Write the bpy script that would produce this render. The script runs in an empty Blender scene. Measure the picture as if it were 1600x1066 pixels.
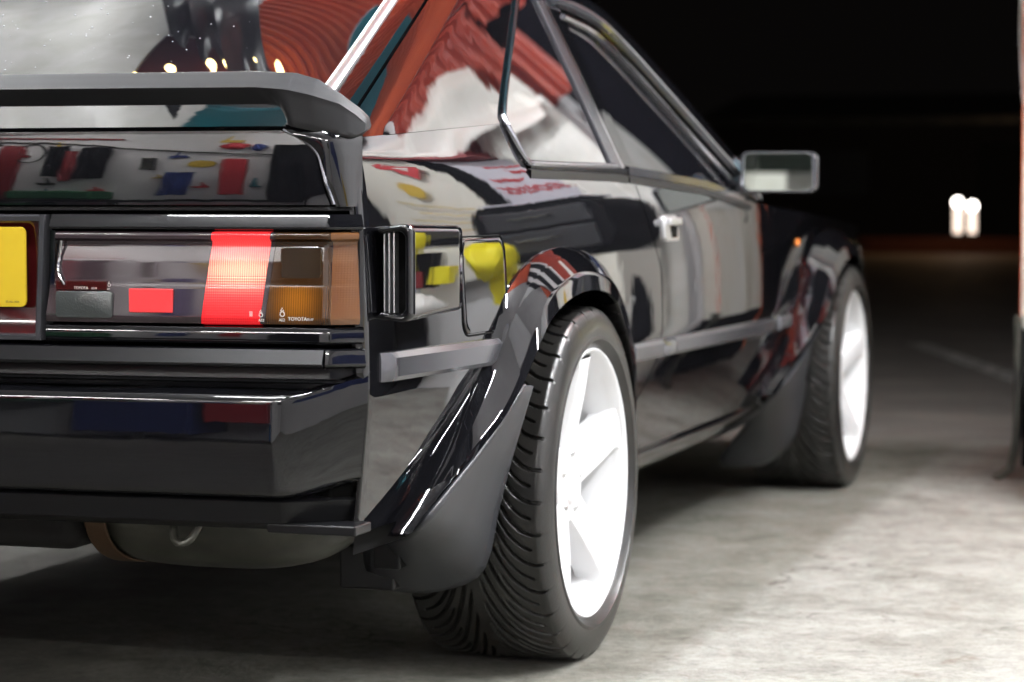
import bpy, bmesh, math, random
import numpy as np
from mathutils import Vector, Matrix
random.seed(4)
S = bpy.context.scene
COL = S.collection
R = math.radians

# ---------------------------------------------------------------- camera
cam = bpy.data.cameras.new('camera')
cam.sensor_width = 36.0
cam.lens = 85.84
cam.clip_start = .05
cam.clip_end = 600
cam.dof.use_dof = True
cam.dof.focus_distance = 3.52
cam.dof.aperture_fstop = 4.6
cam.dof.aperture_blades = 0
CAM = bpy.data.objects.new('camera', cam)
COL.objects.link(CAM)
CAM.location = (1.951, -4.02, .796)
CAM.rotation_euler = (R(90 - 3.41), 0, R(17.9))
S.camera = CAM

# ---------------------------------------------------------------- world: a clear black night
W = bpy.data.worlds.new('World')
S.world = W
W.use_nodes = True
bg = W.node_tree.nodes['Background']
bg.inputs[0].default_value = (.010, .0085, .008, 1)
bg.inputs[1].default_value = .22
S.view_settings.view_transform = 'Standard'
S.view_settings.look = 'None'
S.view_settings.exposure = 0.0
S.view_settings.gamma = 1.0
S.view_settings.use_curve_mapping = False
S.cycles.use_denoising = True
S.cycles.max_bounces = 8
S.cycles.diffuse_bounces = 4
S.cycles.glossy_bounces = 5
S.cycles.transmission_bounces = 6
S.cycles.sample_clamp_indirect = 12

# ---------------------------------------------------------------- materials
def mat(name, col, rough=.5, metal=0., ior=1.5, emit=None, es=0., coat=0., trans=0., spec=None, alpha=1.):
    m = bpy.data.materials.new(name)
    m.use_nodes = True
    b = m.node_tree.nodes['Principled BSDF']
    b.inputs['Base Color'].default_value = (*col, 1)
    b.inputs['Roughness'].default_value = rough
    b.inputs['Metallic'].default_value = metal
    b.inputs['IOR'].default_value = ior
    b.inputs['Coat Weight'].default_value = coat
    b.inputs['Transmission Weight'].default_value = trans
    if spec is not None:
        b.inputs['Specular IOR Level'].default_value = spec
    if emit:
        b.inputs['Emission Color'].default_value = (*emit, 1)
        b.inputs['Emission Strength'].default_value = es
    b.inputs['Alpha'].default_value = alpha
    return m

def nodes(m):
    t = m.node_tree
    return t.nodes, t.links, t.nodes['Principled BSDF']

def noise_col(m, scale, stops, detail=6, rough=.6, coord='Object', stretch=(1, 1, 1), dist=0.):
    n, l, b = nodes(m)
    tc = n.new('ShaderNodeTexCoord')
    mp = n.new('ShaderNodeMapping')
    mp.inputs['Scale'].default_value = stretch
    no = n.new('ShaderNodeTexNoise')
    no.inputs['Scale'].default_value = scale
    no.inputs['Detail'].default_value = detail
    no.inputs['Roughness'].default_value = rough
    no.inputs['Distortion'].default_value = dist
    cr = n.new('ShaderNodeValToRGB')
    el = cr.color_ramp.elements
    while len(el) < len(stops):
        el.new(.5)
    for e, (p, c) in zip(el, stops):
        e.position = p
        e.color = (*c, 1)
    l.new(tc.outputs[coord], mp.inputs[0])
    l.new(mp.outputs[0], no.inputs['Vector'])
    l.new(no.outputs['Fac'], cr.inputs[0])
    l.new(cr.outputs[0], b.inputs['Base Color'])
    return no, cr, mp

def bump(m, scale, strength, dist=.01, detail=4, coord='Object', stretch=(1, 1, 1)):
    n, l, b = nodes(m)
    tc = n.new('ShaderNodeTexCoord')
    mp = n.new('ShaderNodeMapping')
    mp.inputs['Scale'].default_value = stretch
    no = n.new('ShaderNodeTexNoise')
    no.inputs['Scale'].default_value = scale
    no.inputs['Detail'].default_value = detail
    bp = n.new('ShaderNodeBump')
    bp.inputs['Strength'].default_value = strength
    bp.inputs['Distance'].default_value = dist
    l.new(tc.outputs[coord], mp.inputs[0])
    l.new(mp.outputs[0], no.inputs['Vector'])
    l.new(no.outputs['Fac'], bp.inputs['Height'])
    prev = b.inputs['Normal'].links
    if prev:
        l.new(prev[0].from_socket, bp.inputs['Normal'])
    l.new(bp.outputs[0], b.inputs['Normal'])
    return bp

M = {}
def rrect(x0, x1, z0, z1, r, n=6):
    pts = []
    for cx, cz, a0 in ((x1 - r, z1 - r, 0), (x0 + r, z1 - r, 90), (x0 + r, z0 + r, 180), (x1 - r, z0 + r, 270)):
        for k in range(n + 1):
            a = R(a0 + 90 * k / n)
            pts.append((cx + r * math.cos(a), cz + r * math.sin(a)))
    return pts
M['paint'] = mat('black_paint', (.004, .004, .005), .018, ior=1.66)
bump(M['paint'], 9, .022, .01, 2)
M['paint_tail'] = mat('black_tail_paint', (.004, .004, .005), .018, ior=1.68)
bump(M['paint_tail'], 14, .012, .01, 2)
M['glass'] = mat('dark_glass', (.006, .006, .008), .0, ior=2.75)
M['clearglass'] = mat('tinted_glass', (.35, .36, .37), .0, ior=1.6, trans=1.)
M['bright'] = mat('satin_bright_trim', (.88, .88, .90), .38, 1.)
M['chrome'] = mat('bright_trim', (.75, .75, .78), .12, 1.)
M['darkchrome'] = mat('dark_bright_trim', (.30, .30, .33), .16, 1.)
M['rubber'] = mat('black_rubber', (.012, .012, .013), .45)
M['drop'] = mat('water_drop', (.5, .5, .52), .05, ior=1.33)
M['gap'] = mat('dark_gap', (.002, .002, .002), .8, spec=.1)
M['spoiler'] = mat('grey_spoiler_rubber', (.022, .022, .024), .55, spec=.35)
bump(M['spoiler'], 900, .12, .001, 3)
M['flap'] = mat('mud_flap_rubber', (.036, .037, .044), .42)
noise_col(M['flap'], 7, [(.3, (.019, .020, .024)), (.75, (.038, .040, .047))])
M['plastic'] = mat('black_plastic', (.006, .006, .007), .3, ior=1.4)
M['moulding'] = mat('satin_moulding', (.10, .10, .11), .14, .6)
M['tyre'] = mat('tyre_rubber', (.03, .03, .03), .30, ior=1.55)
noise_col(M['tyre'], 6, [(.3, (.010, .010, .010)), (.55, (.018, .017, .0155)), (.8, (.042, .038, .030))], detail=10)
bump(M['tyre'], 260, .25, .0015, 4)
M['rim'] = mat('white_rim', (.82, .82, .83), .28)
M['reddark'] = mat('dark_red_plastic', (.045, .004, .005), .06, ior=1.6)
M['yellow'] = mat('plate_yellow', (.62, .43, .018), .35)
M['brown'] = mat('brown_lens_window', (.022, .012, .005), .06, ior=1.55)
M['smoke'] = mat('smoked_lens', (.035, .024, .028), .05, ior=1.8)
M['redlens'] = mat('red_reflector', (.85, .055, .06), .22)
M['revlens'] = mat('clear_lens', (.05, .056, .055), .09, ior=1.6)
bump(M['revlens'], 420, .25, .002, 1)
M['iron'] = mat('dirty_metal', (.055, .056, .048), .36, .4)
noise_col(M['iron'], 5, [(.35, (.03, .03, .027)), (.7, (.11, .11, .088))])
M['rust'] = mat('rusty_strap', (.09, .05, .025), .5, .3)
M['under'] = mat('underbody', (.012, .011, .011), .7)
M['orange'] = mat('amber_repeater', (.8, .22, .03), .25, emit=(1., .28, .04), es=.35)
M['mirrorglass'] = mat('mirror_glass', (.62, .66, .62), .01, 1.)
M['seat'] = mat('dark_cloth', (.01, .01, .012), .8)
M['ink'] = mat('print_dark', (.05, .05, .02), .5)
M['pale'] = mat('moulded_lettering', (.75, .72, .68), .4)
# ---------------------------------------------------------------- mesh helpers
twins = {}
class MB:
    def __init__(s):
        s.v = []
        s.f = []
        s.mi = []
    def grid(s, rows, closed=False, flip=False):
        b = len(s.v)
        nr, nc = len(rows), len(rows[0])
        for r in rows:
            s.v += [tuple(map(float, p)) for p in r]
        for i in range(nr - 1):
            for j in range(nc if closed else nc - 1):
                k = (j + 1) % nc
                q = (b + i * nc + j, b + i * nc + k, b + (i + 1) * nc + k, b + (i + 1) * nc + j)
                s.f.append(q[::-1] if flip else q)
        return s
    def poly(s, pts):
        b = len(s.v)
        s.v += [tuple(map(float, p)) for p in pts]
        s.f.append(tuple(range(b, b + len(pts))))
        return s
    def prism(s, pts, vec):
        b = len(s.v)
        n = len(pts)
        vec = Vector(vec)
        s.v += [tuple(map(float, p)) for p in pts] + [tuple(Vector(p) + vec) for p in pts]
        s.f.append(tuple(range(b, b + n)))
        s.f.append(tuple(range(b + 2 * n - 1, b + n - 1, -1)))
        for i in range(n):
            j = (i + 1) % n
            s.f.append((b + i, b + j, b + n + j, b + n + i))
        return s
    def box(s, x0, x1, y0, y1, z0, z1, M4=None):
        p = [(x0, y0, z0), (x1, y0, z0), (x1, y1, z0), (x0, y1, z0)]
        b = len(s.v)
        s.prism(p, (0, 0, z1 - z0))
        if M4 is not None:
            for i in range(b, len(s.v)):
                s.v[i] = tuple(M4 @ Vector(s.v[i]))
        return s
    def tube(s, path, r, n=10, caps=True):
        path = [Vector(p) for p in path]
        rs = r if hasattr(r, '__len__') else [r] * len(path)
        rows = []
        up = Vector((0, 0, 1))
        for i, p in enumerate(path):
            t = (path[min(i + 1, len(path) - 1)] - path[max(i - 1, 0)]).normalized()
            a = t.cross(up)
            if a.length < 1e-3:
                a = t.cross(Vector((1, 0, 0)))
            a.normalize()
            b = t.cross(a)
            rows.append([p + (a * math.cos(2 * math.pi * k / n) + b * math.sin(2 * math.pi * k / n)) * rs[i] for k in range(n)])
        b0 = len(s.v)
        s.grid(rows, closed=True)
        if caps:
            s.f.append(tuple(range(b0, b0 + n)))
            s.f.append(tuple(range(b0 + (len(rows) - 1) * n, b0 + len(rows) * n)))
        return s
    def lathe(s, prof, c, n=48, axis='z'):
        rows = []
        for (r, h) in prof:
            row = []
            for k in range(n):
                a = 2 * math.pi * k / n
                p = (r * math.cos(a), r * math.sin(a), h)
                if axis == 'x':
                    p = (h, p[0], p[1])
                elif axis == 'y':
                    p = (p[0], h, p[1])
                row.append((c[0] + p[0], c[1] + p[1], c[2] + p[2]))
            rows.append(row)
        return s.grid(rows, closed=True)
    def mirror(s):
        b = len(s.v)
        s.v += [(-x, y, z) for x, y, z in s.v]
        s.f += [tuple(i + b for i in f[::-1]) for f in s.f]
        return s
    def build(s, name, m, parent=None, angle=32, mir=False, bevel=0, solid=0, weld=True, seg=2):
        twin = None
        if mir:
            if min(abs(v[0]) for v in s.v) > .004:
                twin = MB()
                twin.v = [(-x, y, z) for x, y, z in s.v]
                twin.f = [f[::-1] for f in s.f]
            else:
                s.mirror()
        me = bpy.data.meshes.new(name)
        me.from_pydata(s.v, [], s.f)
        bm = bmesh.new()
        bm.from_mesh(me)
        if weld:
            bmesh.ops.remove_doubles(bm, verts=bm.verts, dist=1e-5)
        bmesh.ops.recalc_face_normals(bm, faces=bm.faces)
        bm.to_mesh(me)
        bm.free()
        for p in me.polygons:
            p.use_smooth = True
        me.set_sharp_from_angle(angle=R(angle))
        me.materials.append(m)
        o = bpy.data.objects.new(name, me)
        COL.objects.link(o)
        if parent:
            o.parent = parent
        if solid:
            md = o.modifiers.new('solid', 'SOLIDIFY')
            md.thickness = solid
            md.offset = 0
        if bevel:
            md = o.modifiers.new('bevel', 'BEVEL')
            md.width = bevel
            md.segments = seg
            md.limit_method = 'ANGLE'
            md.angle_limit = R(32)
            md.harden_normals = True
        if twin:
            t = twin.build(name, m, twins.get(parent, parent), angle, False, bevel, solid, weld, seg)
            twins[o] = t
        return o

def tag(o, label=None, cat=None, group=None, kind=None):
    if label: o['label'] = label
    if cat: o['category'] = cat
    if group: o['group'] = group
    if kind: o['kind'] = kind
    return o

def empty(name, loc, label=None, cat=None, group=None, rz=0):
    o = bpy.data.objects.new(name, None)
    o.empty_display_size = .1
    COL.objects.link(o)
    o.location = loc
    o.rotation_euler = (0, 0, rz)
    return tag(o, label, cat, group)

def text(name, s, size, m, parent, loc, rot, ext=.0006):
    c = bpy.data.curves.new(name, 'FONT')
    c.body = s
    c.size = size
    c.extrude = ext
    tmp = bpy.data.objects.new(name, c)
    COL.objects.link(tmp)
    dg = bpy.context.evaluated_depsgraph_get()
    me = bpy.data.meshes.new_from_object(tmp.evaluated_get(dg))
    bpy.data.objects.remove(tmp)
    o = bpy.data.objects.new(name, me)
    me.materials.clear()
    me.materials.append(m)
    COL.objects.link(o)
    o.parent = parent
    o.location = loc
    o.rotation_euler = rot
    return o

def lerp(a, b, t): return a + (b - a) * t
def smooth(t):
    t = min(1, max(0, t))
    return t * t * (3 - 2 * t)
def pl(x, pts):
    if x <= pts[0][0]: return pts[0][1]
    for (a, b), (c, d) in zip(pts, pts[1:]):
        if x <= c: return lerp(b, d, (x - a) / (c - a))
    return pts[-1][1]
def resample(pts, n):
    P = np.array(pts, float)
    d = np.r_[0, np.cumsum(np.linalg.norm(np.diff(P, axis=0), axis=1))]
    t = np.linspace(0, d[-1], n)
    return np.stack([np.interp(t, d, P[:, k]) for k in range(P.shape[1])], 1)
def spline(pts, n, it=2):
    """corner-cut polyline, ends kept, resampled to n points"""
    P = np.array(pts, float)
    for _ in range(it):
        Q = [P[0]]
        for a, b in zip(P, P[1:]):
            Q += [a * .75 + b * .25, a * .25 + b * .75]
        Q.append(P[-1])
        P = np.array(Q)
    return resample(P, n)

# ================================================================ SETTING
def new_pos(m):
    n, l, b = nodes(m)
    g = n.new('ShaderNodeNewGeometry')
    s = n.new('ShaderNodeSeparateXYZ')
    l.new(g.outputs['Position'], s.inputs[0])
    return n, l, b, g, s
# ground: stained concrete slab by the garage, old asphalt beyond
m = mat('ground', (.3, .3, .29), .75, ior=1.4)
n, l, b, g, s = new_pos(m)
def nz(scale, det=8, rough=.6, dist=0., stretch=None):
    k = n.new('ShaderNodeTexNoise')
    k.inputs['Scale'].default_value = scale
    k.inputs['Detail'].default_value = det
    k.inputs['Roughness'].default_value = rough
    k.inputs['Distortion'].default_value = dist
    if stretch:
        mp = n.new('ShaderNodeMapping')
        mp.inputs['Scale'].default_value = stretch
        l.new(g.outputs['Position'], mp.inputs[0])
        l.new(mp.outputs[0], k.inputs['Vector'])
    else:
        l.new(g.outputs['Position'], k.inputs['Vector'])
    return k.outputs['Fac']
def ramp(f, stops):
    r = n.new('ShaderNodeValToRGB')
    el = r.color_ramp.elements
    while len(el) < len(stops): el.new(.5)
    for e, (p, c) in zip(el, stops):
        e.position = p
        e.color = (*c, 1) if hasattr(c, '__len__') else (c, c, c, 1)
    l.new(f, r.inputs[0])
    return r.outputs[0]
def mixc(f, a, c, mode='MIX'):
    k = n.new('ShaderNodeMix')
    k.data_type = 'RGBA'
    k.blend_type = mode
    for i, q in ((0, f), (6, a), (7, c)):
        if isinstance(q, (int, float)): k.inputs[i].default_value = q
        elif isinstance(q, tuple): k.inputs[i].default_value = (*q, 1)
        else: l.new(q, k.inputs[i])
    return k.outputs[2]
def mth(op, a, c=None):
    k = n.new('ShaderNodeMath')
    k.operation = op
    for i, q in enumerate((a, c)):
        if q is None: continue
        if isinstance(q, (int, float)): k.inputs[i].default_value = q
        else: l.new(q, k.inputs[i])
    return k.outputs[0]
conc = ramp(nz(5.5, 14, .74, .4), [(.32, (.19, .185, .17)), (.46, (.33, .325, .31)), (.56, (.40, .395, .385)), (.70, (.47, .468, .46))])
conc = mixc(.85, conc, ramp(nz(30, 14, .88, .2), [(.36, (.14, .138, .122)), (.47, (.41, .41, .385)), (.60, (.60, .60, .58))]), 'MULTIPLY')
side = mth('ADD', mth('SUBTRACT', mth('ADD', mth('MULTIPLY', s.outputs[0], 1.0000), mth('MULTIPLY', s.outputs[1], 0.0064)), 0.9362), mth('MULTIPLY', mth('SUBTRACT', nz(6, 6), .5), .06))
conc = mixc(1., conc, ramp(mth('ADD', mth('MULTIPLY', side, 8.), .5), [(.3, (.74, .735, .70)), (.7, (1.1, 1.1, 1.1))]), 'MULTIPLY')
conc = mixc(1., conc, (1.50, 1.49, 1.44), 'MULTIPLY')
vor = n.new('ShaderNodeTexVoronoi')
vor.feature = 'DISTANCE_TO_EDGE'
vor.inputs['Scale'].default_value = 1.15
wob = n.new('ShaderNodeVectorMath')
wob.operation = 'ADD'
wn = n.new('ShaderNodeTexNoise')
wn.inputs['Scale'].default_value = 3.5
wn.inputs['Detail'].default_value = 6
l.new(g.outputs['Position'], wn.inputs['Vector'])
l.new(g.outputs['Position'], wob.inputs[0])
l.new(wn.outputs['Color'], wob.inputs[1])
l.new(wob.outputs[0], vor.inputs['Vector'])
crack = ramp(mth('ADD', vor.outputs['Distance'], mth('MULTIPLY', mth('SUBTRACT', nz(1.3, 4), .40), .10)), [(.004, 1.), (.012, 0.)])
conc = mixc(mth('MULTIPLY', crack, .7), conc, (.07, .06, .05))
conc = mixc(ramp(nz(.9, 6, .6, 1.2), [(.50, 0.), (.68, .40)]), conc, (.16, .145, .12))
conc = mixc(ramp(nz(9, 8, .7, .8), [(.60, 0.), (.70, .55)]), conc, (.16, .12, .085))
dim_patch = mth('ADD', mth('POWER', mth('MULTIPLY', mth('ADD', s.outputs[0], .8), .40), 2), mth('POWER', mth('MULTIPLY', mth('ADD', s.outputs[1], 3.6), .30), 2))  # dark patch painted behind the car to dim the floor mirrored in the bumper
conc = mixc(ramp(mth('ADD', mth('MULTIPLY', dim_patch, .5), mth('MULTIPLY', nz(3, 6), .4)), [(.45, .85), (.80, 0.)]), conc, (.06, .055, .05))
shade_patch = mth('ADD', mth('POWER', mth('MULTIPLY', mth('ADD', s.outputs[0], 1.0), .85), 2), mth('POWER', mth('MULTIPLY', mth('SUBTRACT', s.outputs[1], .9), .55), 2))  # shade of the car painted into the floor on its left
conc = mixc(ramp(mth('ADD', mth('MULTIPLY', shade_patch, .5), mth('MULTIPLY', nz(4, 6), .4)), [(.40, .85), (.75, 0.)]), conc, (.055, .05, .045))
conc = mixc(ramp(nz(150, 3, .6), [(.66, 0.), (.72, .8)]), conc, (.07, .06, .05))
conc = mixc(ramp(nz(48, 3, .6), [(.67, 0.), (.73, .75)]), conc, (.09, .08, .07))
asph = ramp(nz(60, 8, .8), [(.3, (.14, .125, .115)), (.7, (.36, .33, .30))])
asph = mixc(ramp(nz(1.1, 5, .6, .5, (1, 2.2, 1)), [(.45, 0.), (.7, .6)]), asph, (.42, .37, .33))
edge = mth('ADD', s.outputs[1], mth('MULTIPLY', mth('SUBTRACT', nz(2.5, 6), .5), .7))
edge = mth('SUBTRACT', edge, mth('MULTIPLY', s.outputs[0], .33))
yard = ramp(mth('MULTIPLY', edge, .1), [(.335, 0.), (.385, 1.)])
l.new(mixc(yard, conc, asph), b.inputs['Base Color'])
hgt = mth('ADD', mth('MULTIPLY', nz(45, 10, .75), .7), mth('MULTIPLY', nz(6, 6, .6), .8))
bp = n.new('ShaderNodeBump')
bp.inputs['Strength'].default_value = .8
bp.inputs['Distance'].default_value = .016
l.new(hgt, bp.inputs['Height'])
l.new(bp.outputs[0], b.inputs['Normal'])
l.new(ramp(nz(5, 6), [(.35, .55), (.7, .9)]), b.inputs['Roughness'])
M['ground'] = m
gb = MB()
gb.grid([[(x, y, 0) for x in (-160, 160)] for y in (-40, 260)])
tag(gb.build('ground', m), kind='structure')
# worn parking line
m = mat('worn_paint', (.36, .34, .31), .7)
noise_col(m, 14, [(.40, (.2, .18, .17)), (.55, (.8, .78, .74))], coord='Object', detail=10)
gb = MB()
a, c = Vector((.00, 9.1, .004)), Vector((1.35, 5.0, .004))
w_ = (c - a).cross(Vector((0, 0, 1))).normalized() * .06
gb.grid([[lerp(a, c, t) - w_ * 1.0, lerp(a, c, t) + w_] for t in np.linspace(0, 1, 10)])
tag(gb.build('parking_line', m), kind='structure')

# garage shell
M['wall'] = mat('whitewashed_wall', (.70, .69, .69), .75)
noise_col(M['wall'], 1.4, [(.3, (.60, .59, .60)), (.7, (.74, .73, .74))])
M['redsteel'] = mat('red_steel', (.7, .09, .03), .42)
noise_col(M['redsteel'], 2.5, [(.3, (.66, .085, .028)), (.7, (.82, .16, .05))])
M['redwall'] = mat('weathered_red_steel', (.30, .028, .014), .45)  # darker copy of the red steel, toned down to dim its reflection
noise_col(M['redwall'], 2.5, [(.3, (.22, .018, .010)), (.7, (.36, .045, .018))])
M['black'] = mat('black_cloth', (.006, .006, .007), .8, spec=.12)
M['tarp'] = mat('black_tarpaulin', (.022, .022, .026), .38)
M['darkwall'] = mat('dark_painted_wall', (.035, .034, .034), .8, spec=.2)
M['white'] = mat('white_sheet', (.80, .79, .76), .7)
noise_col(M['white'], 4, [(.35, (.66, .65, .60)), (.6, (.82, .81, .78))], dist=.6)
M['cream_old'] = mat('weathered_cream_paint', (.74, .71, .64), .55)
noise_col(M['cream_old'], 3.5, [(.30, (.50, .42, .33)), (.48, (.74, .70, .62)), (.7, (.80, .78, .73))], detail=8, stretch=(1, 1, .35))
M['cream'] = mat('cream_paint', (.74, .71, .64), .5)
M['teal'] = mat('teal_paint', (.02, .19, .24), .4)
M['greyboard'] = mat('grey_board', (.50, .48, .54), .5)
M['redink'] = mat('red_ink', (.55, .03, .04), .5)
M['yel'] = mat('yellow_cloth', (.80, .70, .01), .6)
M['blue'] = mat('blue_plastic', (.02, .16, .42), .4)
M['plum'] = mat('plum_paint', (.05, .008, .02), .5)
M['greendark'] = mat('dark_green_paint', (.006, .009, .007), .6, spec=.2)
M['navy'] = mat('navy_cloth', (.022, .042, .20), .6)
M['green'] = mat('green_plastic', (.01, .16, .05), .5)
M['maroon'] = mat('maroon_paint', (.22, .012, .016), .5)
M['gold'] = mat('ochre_print', (.62, .42, .05), .5)
M['tube'] = mat('lit_tube', (.9, .9, .9), .3, emit=(.96, .98, 1.), es=420)
M['tube_bright'] = mat('lit_tube_new', (.9, .9, .9), .3, emit=(.96, .98, 1.), es=700)  # stronger tubes, strength tuned for the areas meant to be brightest
M['tube_old'] = mat('lit_tube_old', (.9, .9, .9), .3, emit=(1., .98, .95), es=250)  # weaker tubes, turned down for the back of the garage
M['bulb'] = mat('warm_bulb', (.9, .8, .5), .3, emit=(1., .72, .28), es=26)
CEIL = 2.78
def struct(name, x0, x1, y0, y1, z0, z1, m, bev=0):
    gb = MB(); gb.box(x0, x1, y0, y1, z0, z1)
    return tag(gb.build(name, m, bevel=bev), kind='structure')
struct('front_wall', 1.254, 4.4, 2.90, 3.06, 0, CEIL, M['wall'])
struct('front_wall', -3.4, -1.42, 2.90, 3.06, 0, CEIL, M['darkwall'])
struct('lintel', -1.42, 1.30, 2.90, 3.06, 2.50, CEIL, M['wall'])
struct('side_wall', 4.4, 4.52, -7.4, 3.06, 0, CEIL, M['wall'])
struct('side_wall', -3.52, -3.4, -7.4, 3.06, 0, CEIL, M['darkwall'])
struct('back_wall', -3.52, 4.52, -7.52, -7.4, 0, CEIL, M['wall'])
struct('ceiling', -3.52, 4.52, -7.52, 3.06, CEIL + .003, CEIL + .1, M['wall'])
# open door leaves, white inside, red edge
def leaf(x0, x1, y0, y1, lab, d=1):
    e = empty('garage_door_leaf', (x0, y0, 0), lab, 'door')
    np_ = 8
    for k in range(np_):
        w_ = (y1 - y0 - .036) / np_
        gb = MB(); gb.box(.002 * (k % 3), x1 - x0, .005 + k * w_, .005 + (k + 1) * w_ - .006, .42, 1.34 - .004 * (k % 2))
        gb.build('plank', M['cream_old'], e, bevel=.003)
    gb = MB(); gb.box(.012, x1 - x0 - .01, .004, y1 - y0 - .03, .425, 1.33)
    gb.build('door_core', M['cream_old'], e)
    gb = MB(); gb.tube([(-.004, .72, 1.0), (-.03, .72, .98), (-.03, .72, .84), (-.004, .72, .82)], .008, 8)
    gb.build('pull_handle', M['iron'], e)
    gb = MB(); gb.box(-.0022, .0006, -.0032, -.0012, .40, 1.34)
    gb.build('door_edge', M['redsteel'], e, bevel=.003)
    gb = MB(); gb.box(-.003, x1 - x0 + .003, y1 - y0 - .03, y1 - y0 - .008, .03, 1.35)
    gb.build('door_edge', M['redsteel'], e, bevel=.003)
    gb = MB(); gb.box(.004, x1 - x0 - .004, 0, y1 - y0 - .03, .03, .42)
    gb.build('kick_board', M['black'], e, bevel=.003)
    gb = MB()
    gb.tube([(-.004, -.03, .46), (-.004, -.032, .12), (-.02, -.05, .03), (-.06, -.07, .004)], .012, 8)
    gb.build('drop_bolt', M['iron'], e)
    return e
leaf(1.205, 1.25, 2.95, 4.28, 'open garage door leaf with red steel edge and black foot at far right')
# red corrugated linings
def corrug(name, o, ua, va, nu, nv, pitch, amp, m):
    """ribs run along va; profile along ua"""
    gb = MB()
    o, ua, va = Vector(o), Vector(ua), Vector(va)
    nrm = ua.cross(va).normalized()
    k = int(ua.length / pitch * 8)
    rows = []
    for i in range(k + 1):
        t = i / k
        h = amp * math.sin(2 * math.pi * t * ua.length / pitch)
        rows.append([o + ua * t + va * v + nrm * h for v in np.linspace(0, 1, nv + 1)])
    gb.grid(rows)
    return gb.build(name, m, angle=80)
o = corrug('corrugated_roof_sheet', (-.40, .95, CEIL - .05), (0, 1.88, 0), (2.9, 0, 0), 0, 6, .050, .013, M['redsteel'])
tag(o, 'red corrugated steel sheet overhead, mirrored in the rear window', 'steel sheet')
o = corrug('corrugated_wall_sheet', (1.16, 2.87, 1.67), (.48, 0, 0), (0, 0, 1.05), 0, 6, .060, .018, M['redwall'])
tag(o, 'red corrugated steel cladding mirrored in the roof pillar above the white sheet', 'steel sheet')
o = corrug('corrugated_lintel_sheet', (.45, 2.87, 1.96), (.70, 0, 0), (0, 0, .76), 0, 6, .060, .018, M['redwall'])
tag(o, 'red corrugated steel sheet over the door opening, mirrored at the top of the roof pillar', 'steel sheet')
for k, (x0, x1) in enumerate(((1.72, 1.92), (2.10, 2.28), (2.5, 2.75))):  # black boards added so the arch flare mirrors stripes
    gb = MB(); gb.box(x0, x1, 2.84, 2.888, 1.95, CEIL - .02)
    tag(gb.build('wall_batten', M['black'], bevel=.004), ['black board beside the red cladding, striping the rear arch flare', 'middle black board high on the wall, striping the rear arch flare', 'wide black board high on the wall at the right of three'][k], 'board', 'black boards high on the front wall')
# teal beam under the ceiling
gb = MB()
gb.box(.16, 1.6, .72, 1.40, CEIL - .20, CEIL - .07)
gb.box(.16, 1.6, .69, 1.43, CEIL - .22, CEIL - .20)
tag(gb.build('roof_beam', M['teal'], bevel=.004), 'teal steel roof beam mirrored at the foot of the roof pillar', 'beam')
gb = MB(); gb.box(-1.55, -.86, 1.68, 2.84, CEIL - .10, CEIL - .06)
tag(gb.build('ceiling_board', M['teal'], bevel=.004), 'teal board under the ceiling mirrored below the boot spoiler', 'board')
gb = MB(); gb.box(-.62, .9, .30, .93, CEIL - .09, CEIL - .05)
tag(gb.build('loft_hatch', M['plum'], bevel=.004), 'dark plum loft board behind the warm bulbs in the rear window', 'board')
def smallbox(name, x0, x1, y0, y1, z0, z1, m, lab, cat):
    gb = MB(); gb.box(x0, x1, y0, y1, z0, z1)
    return tag(gb.build(name, m, bevel=.006), lab, cat)
# draped cloths
def cloth(name, o, ua, va, nrm, amp, seed, m, nu=40, nv=40, fold=5., top=0.):
    rnd = np.random.RandomState(seed)
    ph = rnd.rand(6) * 6.28
    o, ua, va, nrm = Vector(o), Vector(ua), Vector(va), Vector(nrm)
    rows = []
    for i in range(nu + 1):
        u = i / nu
        row = []
        for j in range(nv + 1):
            v = j / nv
            h = math.sin(fold * 6.28 * u + ph[0] + 1.3 * math.sin(3 * v + ph[1])) * .5 + math.sin(fold * 13 * u * (1 + .2 * v) + ph[2] + 2 * v) * .25 + math.sin(9 * v + ph[3] + 4 * u) * .35
            edge = top * (math.sin(7 * u + ph[4]) * .6 + math.sin(17 * u + ph[5]) * .4) * v
            row.append(o + ua * u + va * (v + edge) + nrm * (amp * h))
        rows.append(row)
    gb = MB(); gb.grid(rows)
    return gb.build(name, m, angle=180)
tag(cloth('dust_sheet', (-3.3, .0, 2.56), (2.72, 0, .05), (0, 1.64, .02), (0, 0, 1), .05, 3, M['white'], fold=2.), 'white dust sheet slung below the ceiling, mirrored at left of rear window', 'dust sheet')
for k in range(3):
    tag(cloth('black_tarpaulin', (-.90 + .155 * k, 1.50 - .10 * k, 2.60 - .03 * k), (.20, .02, .09), (.36, -.68, -.03), (0, 0, 1), .035, 20 + k, M['tarp'], 40, 30, fold=.45, top=.12),
        ['black tarpaulin fold beside the white sheet in the rear window', 'middle black tarpaulin fold of three mirrored in the rear window', 'black tarpaulin fold next to the red ribs in the rear window'][k], 'tarpaulin', 'black tarpaulins slung overhead')
tag(cloth('hanging_sheet', (1.255, 2.80, 0.02), (.20, 0, 0), (0, 0, 1.70), (0, -1, 0), .014, 7, M['white'], fold=1.2, top=.03), 'white sheet hanging by the door jamb, mirrored in the door panel', 'sheet')
tag(cloth('shelf_sheet', (1.27, 2.72, 1.62), (1.8, 0, .22), (0, .06, .22), (0, -1, .3), .065, 9, M['white'], 70, 60, fold=4., top=.35), 'white sheet heaped along the shelf, mirrored beside the quarter window', 'sheet')
gb = MB(); gb.box(1.46, 3.2, 2.60, 2.86, 1.60, 1.645)
tag(gb.build('wall_shelf', M['maroon'], bevel=.003), 'dark red shelf edge mirrored as a line under the roof pillar', 'shelf')
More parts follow.
